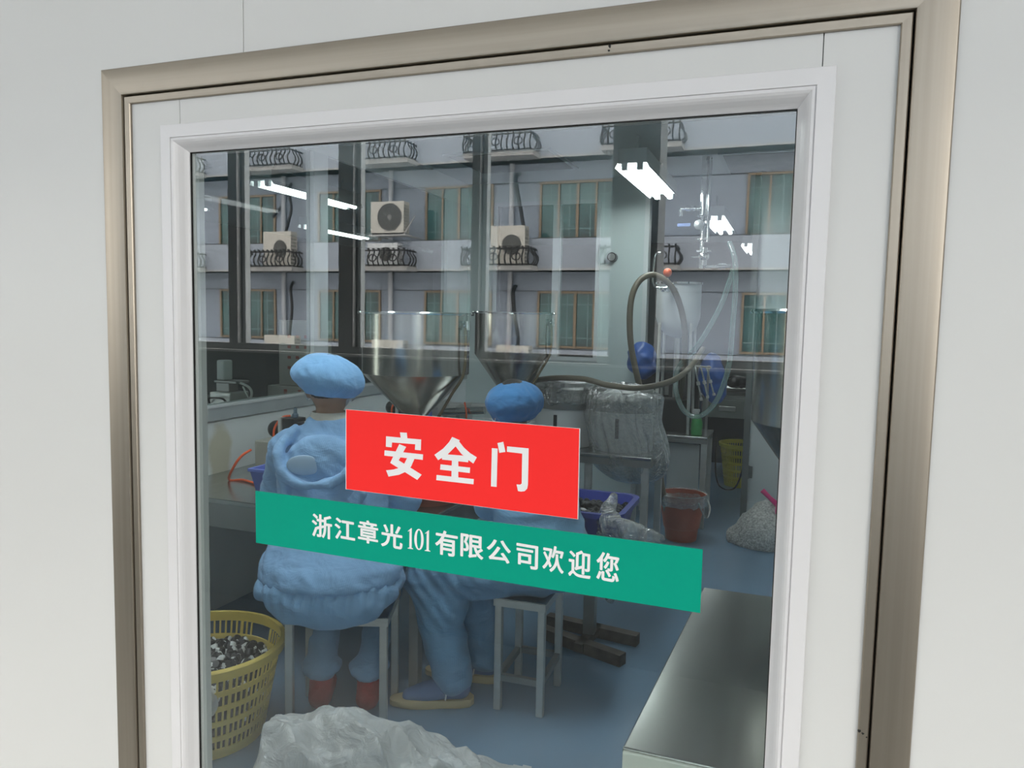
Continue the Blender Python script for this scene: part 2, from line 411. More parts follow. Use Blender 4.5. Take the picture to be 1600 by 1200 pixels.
MB().box(XW-0.065, XW+0.012, 0.055, YF, ZS-0.072, ZS-0.010).build('ledge_band', pm('ledge_grey', (0.40, 0.44, 0.45), rough=0.4, metal=0.3), wl)
MB().box(XW-0.066, XW+0.016, 0.055, YF, ZS-0.010, ZS).build('ledge', alu_w, wl)
MB().box(XW-0.06, XW, 0.055, YF, 2.37, ZC).build('header', wall_w, wl)
for ya, yb in ((2.93, 3.07), (1.30, 1.36), (4.70, 5.10)):
    MB().box(XW-0.05, XW+0.002, ya, yb, ZS, 2.37).build('post', alu_w, wl)
w1 = struct('window_1', 'glass panes above the left partition')
for ya, yb in ((0.06, 1.30), (1.36, 2.93), (3.07, 4.70)):
    MB().box(XW-0.03, XW-0.024, ya, yb, ZS, 2.37).build('pane', pane_m, w1)
# far partition
wf = struct('wall_far', 'pale green far partition with a window and a doorway')
xa, xb, xc = ony(776, 450, YF).x, ony(930, 450, YF).x, ony(868, 450, YF).x
zb_ = ony(850, 556, YF).z
xd0, xd1 = -0.272, 0.52
MB().box(XW, xa, YF, YF+0.06, 0, ZC).build('panel', wall_teal, wf)
MB().box(xb, xd0, YF, YF+0.06, 0, ZC).build('panel', wall_teal, wf)
MB().box(xa, xb, YF, YF+0.06, 0, zb_).build('panel', wall_teal, wf)
MB().box(xa, xb, YF, YF+0.06, 2.36, ZC).build('panel', wall_teal, wf)
MB().box(xd1+0.045, XR, YF, YF+0.06, 0, ZC).build('panel', wall_w, wf)
w2 = struct('window_2', 'window of the far partition')
MB().box(xa-0.03, xb+0.03, YF-0.012, YF+0.07, zb_-0.03, zb_).build('frame', alu_w, w2)
MB().box(xa-0.03, xa, YF-0.012, YF+0.07, zb_, 2.36).build('frame', alu_w, w2)
MB().box(xb, xb+0.03, YF-0.012, YF+0.07, zb_, 2.36).build('frame', alu_w, w2)
MB().box(xa-0.03, xb+0.03, YF-0.012, YF+0.07, 2.36, 2.39).build('frame', alu_w, w2)
MB().box(xc-0.03, xc+0.03, YF-0.008, YF+0.066, zb_, 2.36).build('mullion', alu_w, w2)
MB().box(xa, xb, YF+0.025, YF+0.031, zb_, 2.36).build('pane', pane_m, w2)
t2 = struct('trim_2', 'doorway frame in the far partition')
MB().box(xd0, xd0+0.035, YF-0.015, YF+0.075, 0, ZC).build('jamb', wall_w, t2)
MB().box(xd1, xd1+0.045, YF-0.02, YF+0.08, 0, ZC).build('post', steel_d, t2)
for hz in (0.30, 0.86): MB().box(xd1+0.046, xd1+0.075, YF-0.012, YF+0.002, hz, hz+0.09).cyl((xd1+0.047, YF-0.012, hz-0.005), (xd1+0.047, YF-0.012, hz+0.095), 0.007, 10).build('hinge', steel_d, t2)
MB().box(xd1+0.046, XR, YF-0.004, YF, 0, 0.12).build('baseboard', wall_w, t2)

# ---- corridor in front of the door (seen in the glass)
YC = 2*YG-2.60      # corridor window wall: 2.6 m deep in the mirror image
cor_w = pm('corridor_white', (0.74, 0.75, 0.745), rough=0.6, var=0.02, scale=2)
cor_d = pm('corridor_wall_grey', (0.30, 0.32, 0.33), rough=0.6, var=0.03, scale=2)
cor_f = pm('corridor_tiles', (0.40, 0.41, 0.41), rough=0.35, var=0.08, scale=3)
skind(MB().box(xw0-0.2, xw1+0.2, YC-0.15, 0.0, DB-0.1, DB).build('floor_corridor', cor_f))
skind(MB().box(xw0-0.2, xw1+0.2, YC-0.15, 0.05, 2.75, 2.85).build('ceiling_corridor', cor_w))
skind(MB().box(xw0-0.1, xw0, YC, 0.0, DB, 2.75).build('wall_west', cor_w))
skind(MB().box(xw1, xw1+0.1, YC, 0.0, DB, 2.75).build('wall_east', cor_w))
zsl = ony(800, 563, 2.60).z
wc = struct('wall_corridor', 'corridor wall below the windows')
MB().box(xw0, xw1, YC-0.12, YC, DB, zsl-0.012).build('wall', cor_d, wc)
MB().box(xw0, xw1, YC-0.14, YC+0.03, zsl-0.012, zsl).build('sill', cor_w, wc)
pl0, pl1 = ony(955, 400, 2.60).x, ony(1027, 400, 2.60).x
pil = skind(MB().box(pl0, pl1, YC-0.16, YC+0.02, zsl, 2.75).build('pillar_corridor', cor_d))
w3 = struct('window_3', 'aluminium corridor windows seen in the door glass')
frame_a = pm('window_aluminium', (0.42, 0.43, 0.44), rough=0.4, metal=0.5, var=0.03)
ms = [xw0, -2.90] + [ony((a+b)/2, 400, 2.60).x for a, b in ((355, 370), (528, 553), (735, 750))]
MB().box(xw0, xw1, YC-0.09, YC-0.03, zsl, zsl+0.035).build('bottom_rail', frame_a, w3)
MB().box(xw0, xw1, YC-0.09, YC-0.03, 2.69, 2.75).build('top_rail', frame_a, w3)
mm = [(a, b) for a, b in ((355, 368), (528, 550), (735, 747))]
for (a, b) in mm:
    X0, X1 = ony(a, 400, 2.60).x, ony(b, 400, 2.60).x
    MB().box(X0, X1, YC-0.10, YC-0.01, zsl+0.035, 2.69).build('mullion', frame_a, w3)
    MB().box(X1+0.004, X1+0.024, YC-0.085, YC-0.045, zsl+0.035, 2.69).build('sash', alu_w, w3)
for X0 in (-2.95, 1.35, 2.5, 3.7): MB().box(X0, X0+0.05, YC-0.10, YC-0.01, zsl+0.035, 2.69).build('mullion', frame_a, w3)
pane_c = glassmat('corridor_glass', (0.96, 0.975, 0.97), flat=0.03)
xs_ = [xw0, -2.90] + [ony(b, 400, 2.60).x+0.01 for a, b in mm] + [pl1, 1.40, 2.55, 3.75]
xe_ = [-2.95] + [ony(a, 400, 2.60).x-0.005 for a, b in mm] + [pl0, 1.35, 2.5, 3.7, xw1]
for X0, X1 in zip(xs_, xe_): MB().box(X0, X1, YC-0.068, YC-0.063, zsl+0.03, 2.70).build('pane', pane_c, w3)
for nm, X0, X1 in (('portal', -4.5, 4.9),):
    ld = bpy.data.lights.new('corridor_daylight', 'AREA'); lo = bpy.data.objects.new('corridor_daylight', ld); COL.objects.link(lo)
    ld.shape = 'RECTANGLE'; ld.size = X1-X0; ld.size_y = 2.70-zsl
    lo.location = ((X0+X1)/2, YC-0.12, (2.70+zsl)/2); lo.rotation_euler = (math.pi/2, 0, 0); ld.cycles.is_portal = True

# ================================================================== SIGNS ON THE GLASS
red_m = pm('red_vinyl', (0.93, 0.030, 0.028), rough=0.5, var=0.015, scale=5, spec=0.15)
green_m = pm('green_vinyl', (0.001, 0.30, 0.20), rough=0.5, var=0.03, scale=5, spec=0.12)
sign_w = pm('sign_white', (0.80, 0.79, 0.79), rough=0.5, var=0.01)
YS = YG-0.0012
def plate(name, corners, parent, mat, y0, y1, grow=0.0):
    P = [ony(*c, y0) for c in corners]; c = sum(P, Vector())/4
    P = [p+(p-c).normalized()*grow for p in P]
    mb = MB(); vs = [Vector((p.x, y0, p.z)) for p in P]+[Vector((p.x, y1, p.z)) for p in P]
    mb.add(vs, [(0, 1, 2, 3), (7, 6, 5, 4)]+[(i, i+4, (i+1) % 4+4, (i+1) % 4) for i in range(4)])
    return mb.build(name, mat, parent)
def glyph(ch, bold, target, shear=0.0):
    """character outline fitted to a box (x0, x1, z0, z1) on the sign"""
    c = bpy.data.curves.new('glyph', 'FONT'); c.body = ch; c.offset = bold; c.resolution_u = 6
    o = bpy.data.objects.new('glyph', c); COL.objects.link(o)
    me = bpy.data.meshes.new_from_object(o.evaluated_get(bpy.context.evaluated_depsgraph_get()))
    vs = [v.co.copy() for v in me.vertices]; fs = [list(p.vertices) for p in me.polygons]
    bpy.data.objects.remove(o); bpy.data.curves.remove(c); bpy.data.meshes.remove(me)
    ax, bx = min(v.x for v in vs), max(v.x for v in vs); ay, by = min(v.y for v in vs), max(v.y for v in vs)
    x0, x1, z0, z1 = target
    return [(x0+(v.x-ax)/(bx-ax)*(x1-x0), z0+(v.y-ay)/(by-ay)*(z1-z0)+shear*((v.x-ax)/(bx-ax)-0.5)*(x1-x0)) for v in vs], fs
def target_of(L, R, T, B):
    cx, cy = (L+R)/2, (T+B)/2
    return (ony(L, cy, YS).x, ony(R, cy, YS).x, ony(cx, B, YS).z, ony(cx, T, YS).z)
def lettering(name, items, parent, bold, y, shear):
    mb = MB()
    for ch, box in items:
        tg = target_of(*box)
        if ch == '101':
            x0, x1, z0, z1 = tg; w = x1-x0; h = z1-z0
            def one(u):
                pts = [(u+.00, .84), (u+.13, .98), (u+.165, 1.0), (u+.165, .06), (u+.235, .03), (u+.235, 0), (u-.01, 0), (u-.01, .03), (u+.065, .06), (u+.065, .86), (u+.0, .80)]
                return [(x0+a*w, z0+b*h) for a, b in pts]
            for u in (0.02, 0.765): 
                p = one(u); mb.add([Vector((a, y, b)) for a, b in p], [tuple(range(len(p)))])
            n = 28; cx, cz = x0+.5*w, z0+.5*h
            O = [Vector((cx+.205*w*math.cos(2*math.pi*k/n), y, cz+.5*h*math.sin(2*math.pi*k/n))) for k in range(n)]
            I = [Vector((cx+.095*w*math.cos(2*math.pi*k/n), y, cz+.44*h*math.sin(2*math.pi*k/n))) for k in range(n)]
            mb.add(O+I, [(k, (k+1) % n, (k+1) % n+n, k+n) for k in range(n)])
        else:
            vs, fs = glyph(ch, 0.0, tg, shear); bw = bold*(tg[1]-tg[0])
            for q in range(9):
                ox, oz = (0, 0) if q == 8 else (bw*math.cos(q*math.pi/4), 0.8*bw*math.sin(q*math.pi/4))
                mb.add([Vector((a+ox, y-q*4e-6, b+oz)) for a, b in vs], fs)
    return mb.build(name, sign_w, parent, fix=False)
c0 = ony(720, 725, YS)
s1 = thing('sign', 'red safety sign with three big white characters stuck on the door glass', 'sign', (c0.x, YS, c0.z))
rc = [(541, 640), (905, 670), (902, 811), (541, 764)]
plate('backing', rc, s1, sign_w, YS-0.0004, YS+0.0010, 0.0009)
plate('face', rc, s1, red_m, YS-0.0010, YS-0.0004)
RED_STROKES = [
 [(228,98),(298,102),(303,160),(237,157)], [(90,137),(441,170),(437,278),(378,272),(381,217),(150,199),(146,248),(88,242)], [(75,277),(460,318),(457,373),(73,330)],
 [(222,215),(291,243),(217,377),(446,521),(402,573),(131,403)], [(300,355),(374,362),(340,440),(290,490),(220,522),(115,540),(90,477),(160,470),(225,452),(270,415)],
 [(750,143),(828,177),(785,238),(705,318),(610,376),(573,322),(660,260),(720,195)], [(780,232),(812,178),(868,250),(930,305),(997,347),(962,410),(900,365),(840,310)],
 [(648,330),(705,318),(855,330),(914,352),(910,397),(650,370)], [(748,365),(812,372),(812,575),(742,570)], [(634,417),(930,450),(927,504),(630,470)], [(595,523),(967,565),(964,617),(592,575)],
 [(1147,255),(1205,260),(1195,643),(1138,637)], [(1203,205),(1262,192),(1283,293),(1222,303)],
 [(1300,237),(1515,258),(1508,620),(1500,660),(1475,685),(1440,690),(1408,684),(1393,617),(1430,620),(1445,608),(1450,310),(1297,292)]]
mb = MB()
for i, st in enumerate(RED_STROKES):
    P = [ony(590+u*0.15625, 660+v_*0.15625, YS) for u, v_ in st]
    mb.add([Vector((p.x, YS-0.0013-i*1e-5, p.z)) for p in P], [tuple(range(len(P)))])
mb.build('lettering', sign_w, s1, fix=False)
c0 = ony(748, 858, YS)
s2 = thing('sign', 'long green strip sign with a row of small white characters on the door glass', 'sign', (c0.x, YS, c0.z))
gc = [(399, 767), (1098, 859), (1094, 958), (400, 848)]
plate('face', gc, s2, green_m, YS-0.0010, YS+0.0010)
lettering('lettering', [('浙', (489, 519, 804.5, 839.5)), ('江', (524.5, 555, 811, 843)), ('章', (561, 591, 813.5, 848)), ('光', (597, 629, 819.5, 855)),
    ('101', (637.5, 673.5, 826, 859)), ('有', (681.5, 715, 830, 867)), ('限', (721, 755.4, 836, 871)), ('公', (762, 798, 844, 877)), ('司', (808, 840.5, 851, 887)),
    ('欢', (849, 881, 853, 893)), ('迎', (889.5, 923, 860, 901.5)), ('您', (933, 967, 864, 907))], s2, 0.026, YS-0.0013, -0.04)

# ================================================================== LAMPS
tube_m = emat('fluorescent_tube', (0.93, 0.98, 1.0), TUBE)
fix_m = pm('lamp_housing', (0.55, 0.60, 0.60), rough=0.45, metal=0.1, var=0.03)
refl_m = pm('lamp_reflector', (0.80, 0.82, 0.82), rough=0.25, metal=0.2, var=0.02)
tube_dim = emat('dim_fluorescent_tube', (0.93, 0.98, 1.0), TUBE*0.28)  # weaker emission, lowered to keep the other rooms dark
def make_lamp(label, cat_loc, L=1.10, tube_m=tube_m):
    t = thing('fluorescent_lamp', label, 'ceiling lamp', cat_loc, 'twin tube fluorescent lamps under the ceilings')
    x, y, z = cat_loc
    MB().box(x-0.085, x+0.085, y, y+L, z+0.022, z+0.105).build('housing', fix_m, t, bevel=0.004)
    rb = MB()
    for s in (-1, 1):
        rb.add([(x+s*0.085, y, z+0.022), (x+s*0.100, y, z-0.006), (x+s*0.100, y+L, z-0.006), (x+s*0.085, y+L, z+0.022),
                (x+s*0.088, y, z+0.024), (x+s*0.103, y, z-0.006), (x+s*0.103, y+L, z-0.006), (x+s*0.088, y+L, z+0.024)], [(0, 1, 2, 3), (4, 7, 6, 5), (0, 4, 5, 1), (3, 2, 6, 7), (1, 5, 6, 2), (0, 3, 7, 4)])
    rb.build('reflector', refl_m, t)
    for s in (-0.045, 0.045):
        MB().cyl((x+s, y+0.03, z), (x+s, y+L-0.03, z), 0.017, 14).build('tube', tube_m, t, smooth=40)
        for ya in (y, y+L-0.03): MB().box(x+s-0.017, x+s+0.017, ya, ya+0.03, z-0.016, z+0.024).build('lampholder', fix_m, t)
    for yy in (0.15, L-0.15): MB().cyl((x, y+yy, z+0.114), (x, y+yy, ZC+0.002), 0.008, 8).build('hanger', fix_m, t)
    return t
ZL = 2.34
lm = make_lamp('bright twin tube lamp hanging nearest, above the steel pipework on the right', (-0.085, 3.66, ZL), 1.15)
p = onz(408, 287, ZL); lo_ = make_lamp('twin tube lamp seen above the left partition, upper and nearer of the two long ones', (p.x, p.y, ZL), 1.15, tube_dim)
def lamp_at(label, px, py):
    p = onz(px, py, ZL); return dup(lo_, (p.x, p.y, ZL), label)
lamp_at('twin tube lamp seen above the left partition, lower and farther of the two long ones', 478, 354)
dup(lo_, (-4.02, 3.42, ZL), 'twin tube lamp cut off by the left edge of the door glass')
p = onz(1116, 341, ZL); dup(lo_, (p.x, p.y, ZL), 'twin tube lamp in the back room behind the steel pipes')
p = onz(1172, 383, ZL); dup(lo_, (p.x, p.y, ZL), 'small farthest twin tube lamp deep in the back room')
dup(lm, (-0.15, 1.15, ZL), 'added unseen twin tube lamp lighting the seated workers, above the door glass')  # out of view, added to light the workers from above
dup(lm, (-1.25, 0.75, ZL), 'added unseen twin tube lamp over the laundry basket, above the door glass')  # second unseen lamp added to brighten the area near the door
vent_m = pm('perforated_metal', (0.22, 0.23, 0.23), rough=0.6, var=0.1)
hole_m = pm('vent_hole', (0.02, 0.02, 0.02), rough=0.9)
def ceiling_vent(label, px0, px1, py0, py1):
    a, b = onz(px0, py1, ZC), onz(px1, py1, ZC); c = onz(px1, py0, ZC)
    x0, x1 = min(a.x, b.x), max(a.x, b.x); y0, y1 = sorted((a.y, c.y))
    t = thing('ceiling_vent', label, 'vent', ((x0+x1)/2, (y0+y1)/2, ZC), 'perforated vents in the ceiling')
    MB().box(x0-0.03, x1+0.03, y0-0.03, y1+0.03, ZC-0.012, ZC+0.001).build('frame', fix_m, t)
    MB().box(x0, x1, y0, y1, ZC-0.015, ZC-0.010).build('perforated_plate', vent_m, t)
ceiling_vent('dark perforated ceiling vent above the two steel hoppers', 700, 870, 262, 242)
ceiling_vent('grey perforated ceiling vent at the upper right of the glass', 1130, 1243, 265, 240)

# ================================================================== FURNITURE
steel = pm('stainless_steel', (0.60, 0.61, 0.59), rough=0.32, metal=0.6, var=0.07, scale=4, stretch=(1, 1, 5))
steel_b = pm('brushed_sheet_steel', (0.42, 0.435, 0.425), rough=0.24, metal=0.92, var=0.10, scale=3, stretch=(6, 0.5, 1))
steel_dk = pm('dull_steel', (0.33, 0.34, 0.33), rough=0.4, metal=0.8, var=0.1, scale=4)
steel_p = pm('polished_steel', (0.62, 0.64, 0.63), rough=0.12, metal=1.0, var=0.05, scale=3)
beige = pm('beige_painted_metal', (0.42, 0.41, 0.35), rough=0.4, metal=0.2, var=0.05)
black_p = pm('black_plastic', (0.015, 0.015, 0.016), rough=0.35, var=0.1)
white_p = pm('white_plastic', (0.68, 0.71, 0.71), rough=0.4, var=0.03)
orange_h = pm('orange_air_hose', (0.85, 0.12, 0.03), rough=0.35, var=0.03)
blue_p = pm('blue_plastic', (0.035, 0.055, 0.36), rough=0.38, var=0.06)
blue_l = pm('violet_blue_plastic', (0.16, 0.22, 0.62), rough=0.4, var=0.06)
red_p = pm('red_brown_plastic', (0.50, 0.10, 0.05), rough=0.42, var=0.06)
grey_hose = pm('grey_brown_hose', (0.17, 0.15, 0.11), rough=0.4, var=0.1, scale=5)
teal_hose = filmmat('clear_green_hose', (0.33, 0.52, 0.48), 0.40, gloss=0.2, rough=0.15, bump=0.05)
yellow_p = pm('yellow_plastic', (0.80, 0.62, 0.16), rough=0.42, var=0.06, scale=5)
yellow_g = pm('lime_yellow_plastic', (0.62, 0.56, 0.05), rough=0.42, var=0.06, scale=5)
card = pm('cardboard_pale', (0.52, 0.50, 0.47), rough=0.8, var=0.05)
card_r = pm('red_print', (0.45, 0.12, 0.09), rough=0.8)
film = filmmat('clear_plastic_film', (0.75, 0.82, 0.83), 0.13, gloss=0.75, rough=0.12, bump=1.0, bscale=30, vary=0.6)
film_w = filmmat('milky_plastic_film', (0.96, 0.97, 0.95), 0.66, gloss=0.16, rough=0.25, bump=0.8, bscale=13, vary=0.40, trans=0.25)

def make_stool(label, x0, x1, y0, y1, h, rot, zst, group):
    cx, cy = (x0+x1)/2, (y0+y1)/2; hx, hy = (x1-x0)/2, (y1-y0)/2
    t = thing('stool', label, 'stool', (cx, cy, 0), group)
    R = rotz(rot); C = Vector((cx, cy, 0)); tw = 0.0135
    MB().box(-hx, hx, -hy, hy, h-0.004, h, R=R, c=C).build('seat', steel_b, t, bevel=0.0015)
    a = MB()
    for s in (-1, 1):
        a.box(-hx, hx, s*hy-(0.0 if s < 0 else 0.022), s*hy+(0.022 if s < 0 else 0.0), h-0.032, h-0.004, R=R, c=C)
        a.box(s*hx-(0.0 if s < 0 else 0.022), s*hx+(0.022 if s < 0 else 0.0), -hy+0.022, hy-0.022, h-0.032, h-0.004, R=R, c=C)
    a.build('apron', steel, t, bevel=0.0015)
    for sx in (-1, 1):
        for sy in (-1, 1):
            px, py = sx*(hx-0.018), sy*(hy-0.018)
            MB().box(px-tw, px+tw, py-tw, py+tw, 0, h-0.032, R=R, c=C).build('leg', steel, t, bevel=0.003)
    if zst:
        for s in (-1, 1):
            MB().box(-hx+0.03, hx-0.03, s*(hy-0.018)-0.010, s*(hy-0.018)+0.010, zst-0.012, zst+0.012, R=R, c=C).build('stretcher', steel_dk, t)
            MB().box(s*(hx-0.018)-0.010, s*(hx-0.018)+0.010, -hy+0.03, hy-0.03, zst-0.012, zst+0.012, R=R, c=C).build('stretcher', steel_dk, t)
    return t
r1 = Vector((0.936, 0.352, 0)); f1 = Vector((-0.352, 0.936, 0))
c1 = Vector((-0.572, 1.367, 0)) + f1*0.15
make_stool('square stainless steel stool under the worker seen from behind', c1.x-0.18, c1.x+0.18, c1.y-0.15, c1.y+0.15, 0.425, math.atan2(0.352, 0.936), 0.0, 'steel work stools')
make_stool('narrow stainless steel stool with low stretchers under the side-on worker', -0.148, 0.052, 1.745, 2.035, 0.43, 0.04, 0.125, 'steel work stools')

def make_table(label, x0, x1, y0, y1, z, apron, legs, cat='table'):
    t = thing('work_table', label, cat, ((x0+x1)/2, (y0+y1)/2, 0))
    MB().box(x0, x1, y0, y1, z-0.02, z).build('tabletop', steel_b, t, bevel=0.004)
    MB().box(x0+0.004, x1-0.004, y0+0.004, y0+0.02, z-apron, z-0.02).box(x0+0.004, x1-0.004, y1-0.02, y1-0.004, z-apron, z-0.02).box(x1-0.02, x1-0.004, y0+0.02, y1-0.02, z-apron, z-0.02).build('apron', steel_dk, t)
    for lx, ly in legs: MB().box(lx-0.02, lx+0.02, ly-0.02, ly+0.02, 0, z-0.02).build('leg', steel, t, bevel=0.003)
    return t
T1 = 0.68
make_table('long steel work table with a deep apron in front of the seated workers', -1.735, -0.43, 1.70, 2.75, T1, 0.12, [(-1.70, 1.75), (-0.48, 1.78), (-1.70, 2.70), (-0.48, 2.70)])
T2 = 0.69
make_table('far steel table carrying two covered round drums', -0.66, 0.13, 3.42, 3.98, T2, 0.06, [(-0.62, 3.46), (-0.24, 3.46), (0.09, 3.46), (-0.62, 3.93), (0.09, 3.93)])
make_table('steel table under the white filling machine at the far partition', -1.62, -0.48, 3.02, 3.41, T2, 0.06, [(-1.58, 3.06), (-0.52, 3.06), (-1.58, 3.37), (-0.52, 3.37)])
T3 = 0.655
t3 = make_table('steel table with the green spray bottle beside the red bucket', -0.24, 0.31, 4.60, 5.02, T3, 0.05, [(0.285, 4.63), (-0.2, 4.63), (0.285, 4.98), (-0.2, 4.98)])
tag(MB().box(0.02, 0.245, 4.72, 4.735, 0.05, 0.58).build('board', white_p, bevel=0.003), 'plain white board standing under the far steel table', 'board')

# cabinet at lower right
cb = thing('steel_cabinet', 'stainless steel cabinet with a pale front at the lower right', 'cabinet', (0.95, 0.82, 0))
ZB = 0.75
def skew(p):        # the cabinet stands a little askew
    return Vector((p.x + (p.y-0.40)*0.045, p.y, p.z))
MB().box(0.617, 1.25, 0.402, 1.238, ZB-0.025, ZB).xf(skew).build('worktop', pm('worktop_steel', (0.30, 0.31, 0.29), rough=0.2, metal=0.9, var=0.12, scale=2.5, stretch=(4, 0.5, 1)), cb, bevel=0.003)
MB().box(0.620, 1.24, 0.406, 1.232, 0.08, ZB-0.025).xf(skew).build('body', steel_dk, cb)
MB().box(0.619, 0.93, 0.396, 0.406, 0.09, ZB-0.004).xf(skew).build('door', pm('cabinet_front', (0.60, 0.645, 0.58), rough=0.45, var=0.03), cb, bevel=0.002)
MB().box(0.934, 1.24, 0.396, 0.406, 0.09, ZB-0.004).xf(skew).build('door', MATS['cabinet_front'], cb, bevel=0.002)
for lx, ly in ((0.65, 0.43), (1.2, 0.43), (0.65, 1.2), (1.2, 1.2)): MB().cyl((lx, ly, 0), (lx, ly, 0.085), 0.018, 10).xf(skew).build('foot', steel, cb)
tr = thing('steel_guard', 'upright perforated steel guard plate behind the cabinet at its right', 'guard', (0.85, 1.28, 0))
MB().box(0.826, 0.832, 1.245, 1.40, 0.52, 0.77).box(0.832, 0.90, 1.39, 1.40, 0.45, 0.77).build('plate', steel, tr)
MB().box(0.829, 0.845, 1.385, 1.40, 0, 0.6).build('post', steel_dk, tr)

# ---- filling machines
def hopper_part(t, x, y, r, zr, zc, rb, z0, rim=0.018):
    h = MB().lathe([(r-0.004, zr), (r, zr-0.004), (r, zc), (rb, z0+0.03), (rb, z0), (rb-0.004, z0), (rb-0.004, z0+0.03), (r-0.006, zc), (r-0.006, zr-0.004)], (x, y, 0), 48, close=True).build('hopper', HS, t, smooth=35)
    MB().lathe([(r-0.006, zr-0.006), (r+rim, zr-0.006), (r+rim+0.003, zr), (r+rim, zr+0.006), (r-0.006, zr+0.006)], (x, y, 0), 48, close=True).build('rim', steel_p, h, smooth=40)
    return h
HS = pm('hopper_steel', (0.36, 0.355, 0.33), rough=0.22, metal=0.95, var=0.16, scale=3.5, stretch=(6, 6, 0.3))
def make_filler(label, xl, L, y, z, hx, hy, hr, zr, zc, body):
    t = thing('filling_machine', label, 'machine', (xl+L/2, y, z))
    MB().box(xl, xl+L, y-0.13, y+0.13, z, z+0.165).build('body', body, t, bevel=0.006)
    MB().ball((xl+0.075, y-0.06, z+0.215), 0.043, nu=20, nv=12).cyl((xl+0.075, y-0.06, z+0.16), (xl+0.075, y-0.06, z+0.2), 0.02).build('knob', black_p, t, smooth=40)
    MB().box(xl+0.135, xl+0.20, y-0.10, y, z+0.165, z+0.275).box(xl+0.20, xl+0.235, y-0.085, y-0.015, z+0.19, z+0.26).build('actuator', black_p, t, bevel=0.004)
    MB().box(xl+0.120, xl+0.136, y-0.11, y+0.01, z+0.165, z+0.28).build('end_plate', steel, t)
    MB().lathe([(0.012, 0), (0.015, 0.004), (0.015, 0.018), (0.009, 0.024), (0.009, 0.045), (0.004, 0.05)], (xl+0.175, y-0.05, z+0.275), 14).build('fitting', pm('fitting_grey', (0.14, 0.2, 0.25), rough=0.35, metal=0.4), t, smooth=35)
    MB().cyl((xl+0.23, y-0.05, z+0.245), (xl+L-0.06, y-0.05, z+0.262), 0.017, 16).cyl((xl+0.23, y-0.07, z+0.205), (xl+L*0.6, y-0.07, z+0.212), 0.024, 16).build('piston', steel, t, smooth=40)
    hp = curve_pts([(xl+0.155, y-0.06, z+0.285), (xl+0.12, y-0.08, z+0.275), (xl+0.10, y-0.11, z+0.225), (xl+0.10, y-0.115, z+0.16)], 8)
    MB().tube(hp, 0.0055, 8).build('air_hose', orange_h, t, smooth=60)
    MB().cyl((hx, hy, z+0.20), (hx, hy, zc-0.20), 0.04, 20).box(hx-0.06, hx+0.06, hy-0.06, hy+0.06, z+0.165, z+0.24).build('valve_block', steel, t, smooth=40, bevel=0.003)
    hopper_part(t, hx, hy, hr, zr, zc, 0.045, z+0.27)
    MB().cyl((hx+hr+0.004, hy-0.02, zr-0.05), (hx+hr+0.03, hy-0.02, zr-0.05), 0.012, 10).cyl((hx+hr+0.02, hy-0.02, zr-0.07), (hx+hr+0.02, hy-0.02, zr-0.03), 0.014, 10).build('clamp', steel_p, t, smooth=40)
    lv = curve_pts([(hx+hr+0.016, hy-0.03, zr-0.06), (hx+hr+0.012, hy-0.03, zc+0.02), (hx+hr*0.80, hy-0.03, zc-0.09), (hx+hr*0.48, hy-0.04, zc-0.22), (hx+0.06, hy-0.05, z+0.25)], 8)
    MB().tube(lv, 0.007, 8).build('level_tube', pm('amber_tube', (0.17, 0.14, 0.08), rough=0.25), t, smooth=60)
    return t
mA = make_filler('beige filling machine with a big steel funnel hopper above the red sign', -1.555, 0.84, 2.30, T1, -0.798, 2.37, 0.247, 1.465, 1.190, beige)
mB = make_filler('white filling machine with a steel funnel hopper behind the darker blue cap', -1.47, 0.92, 3.28, T2, -0.68, 3.35, 0.223, 1.482, 1.245, white_p)
zb = T2+0.165
for i, xx in enumerate((-1.20, -1.15, -1.10)):
    MB().cyl((xx, 3.12, zb), (xx, 3.12, zb+0.11), 0.016, 12).build('valve', blue_l if i % 2 == 0 else white_p, mB, smooth=40)
MB().box(-1.06, -1.02, 3.14, 3.24, zb, zb+0.12).box(-1.00, -0.94, 3.14, 3.24, zb, zb+0.09).box(-0.92, -0.88, 3.14, 3.24, zb, zb+0.11).build('bracket', steel, mB, bevel=0.003)
MB().cyl((-1.02, 3.13, zb+0.055), (-0.76, 3.13, zb+0.08), 0.022, 16).build('nozzle', steel_p, mB, smooth=40)
MB().tube(curve_pts([(-0.88, 3.14, zb+0.08), (-0.87, 3.10, zb+0.12), (-0.855, 3.09, zb+0.06), (-0.86, 3.09, zb-0.02)]), 0.005, 8).build('air_hose', orange_h, mB, smooth=60)
# the machine at the right, behind the cabinet: its hopper shows at the right edge of the glass
mC = thing('filling_machine', 'tall machine with a wide steel hopper at the right edge of the glass', 'machine', (0.98, 1.60, 0))
hC = hopper_part(mC, 0.985, 1.60, 0.248, 1.485, 1.165, 0.05, 0.86, 0.016)
MB().box(0.905, 1.30, 1.47, 1.75, 0.62, 0.84).build('body', steel_dk, mC, bevel=0.006)
MB().cyl((0.985, 1.60, 0.83), (0.985, 1.60, 0.88), 0.06, 18).build('valve_block', steel, mC, smooth=40)
for lx in (0.93, 1.27):
    for ly in (1.50, 1.72): MB().box(lx-0.02, lx+0.02, ly-0.02, ly+0.02, 0, 0.62).build('leg', steel, mC)
tag(MB().tube(curve_pts([ony(392, 703, 2.05), ony(378, 712, 2.0), ony(366, 728, 1.98), Vector((ony(358, 742, 2.0).x, 2.0, T1+0.006)), Vector((-1.50, 2.02, T1+0.006)), Vector((-1.38, 1.98, T1+0.006)), Vector((-1.25, 2.0, T1+0.006))], 8), 0.006, 8).build('air_hose', orange_h, smooth=60),
    'thin orange air hose curling down onto the left end of the table', 'hose')
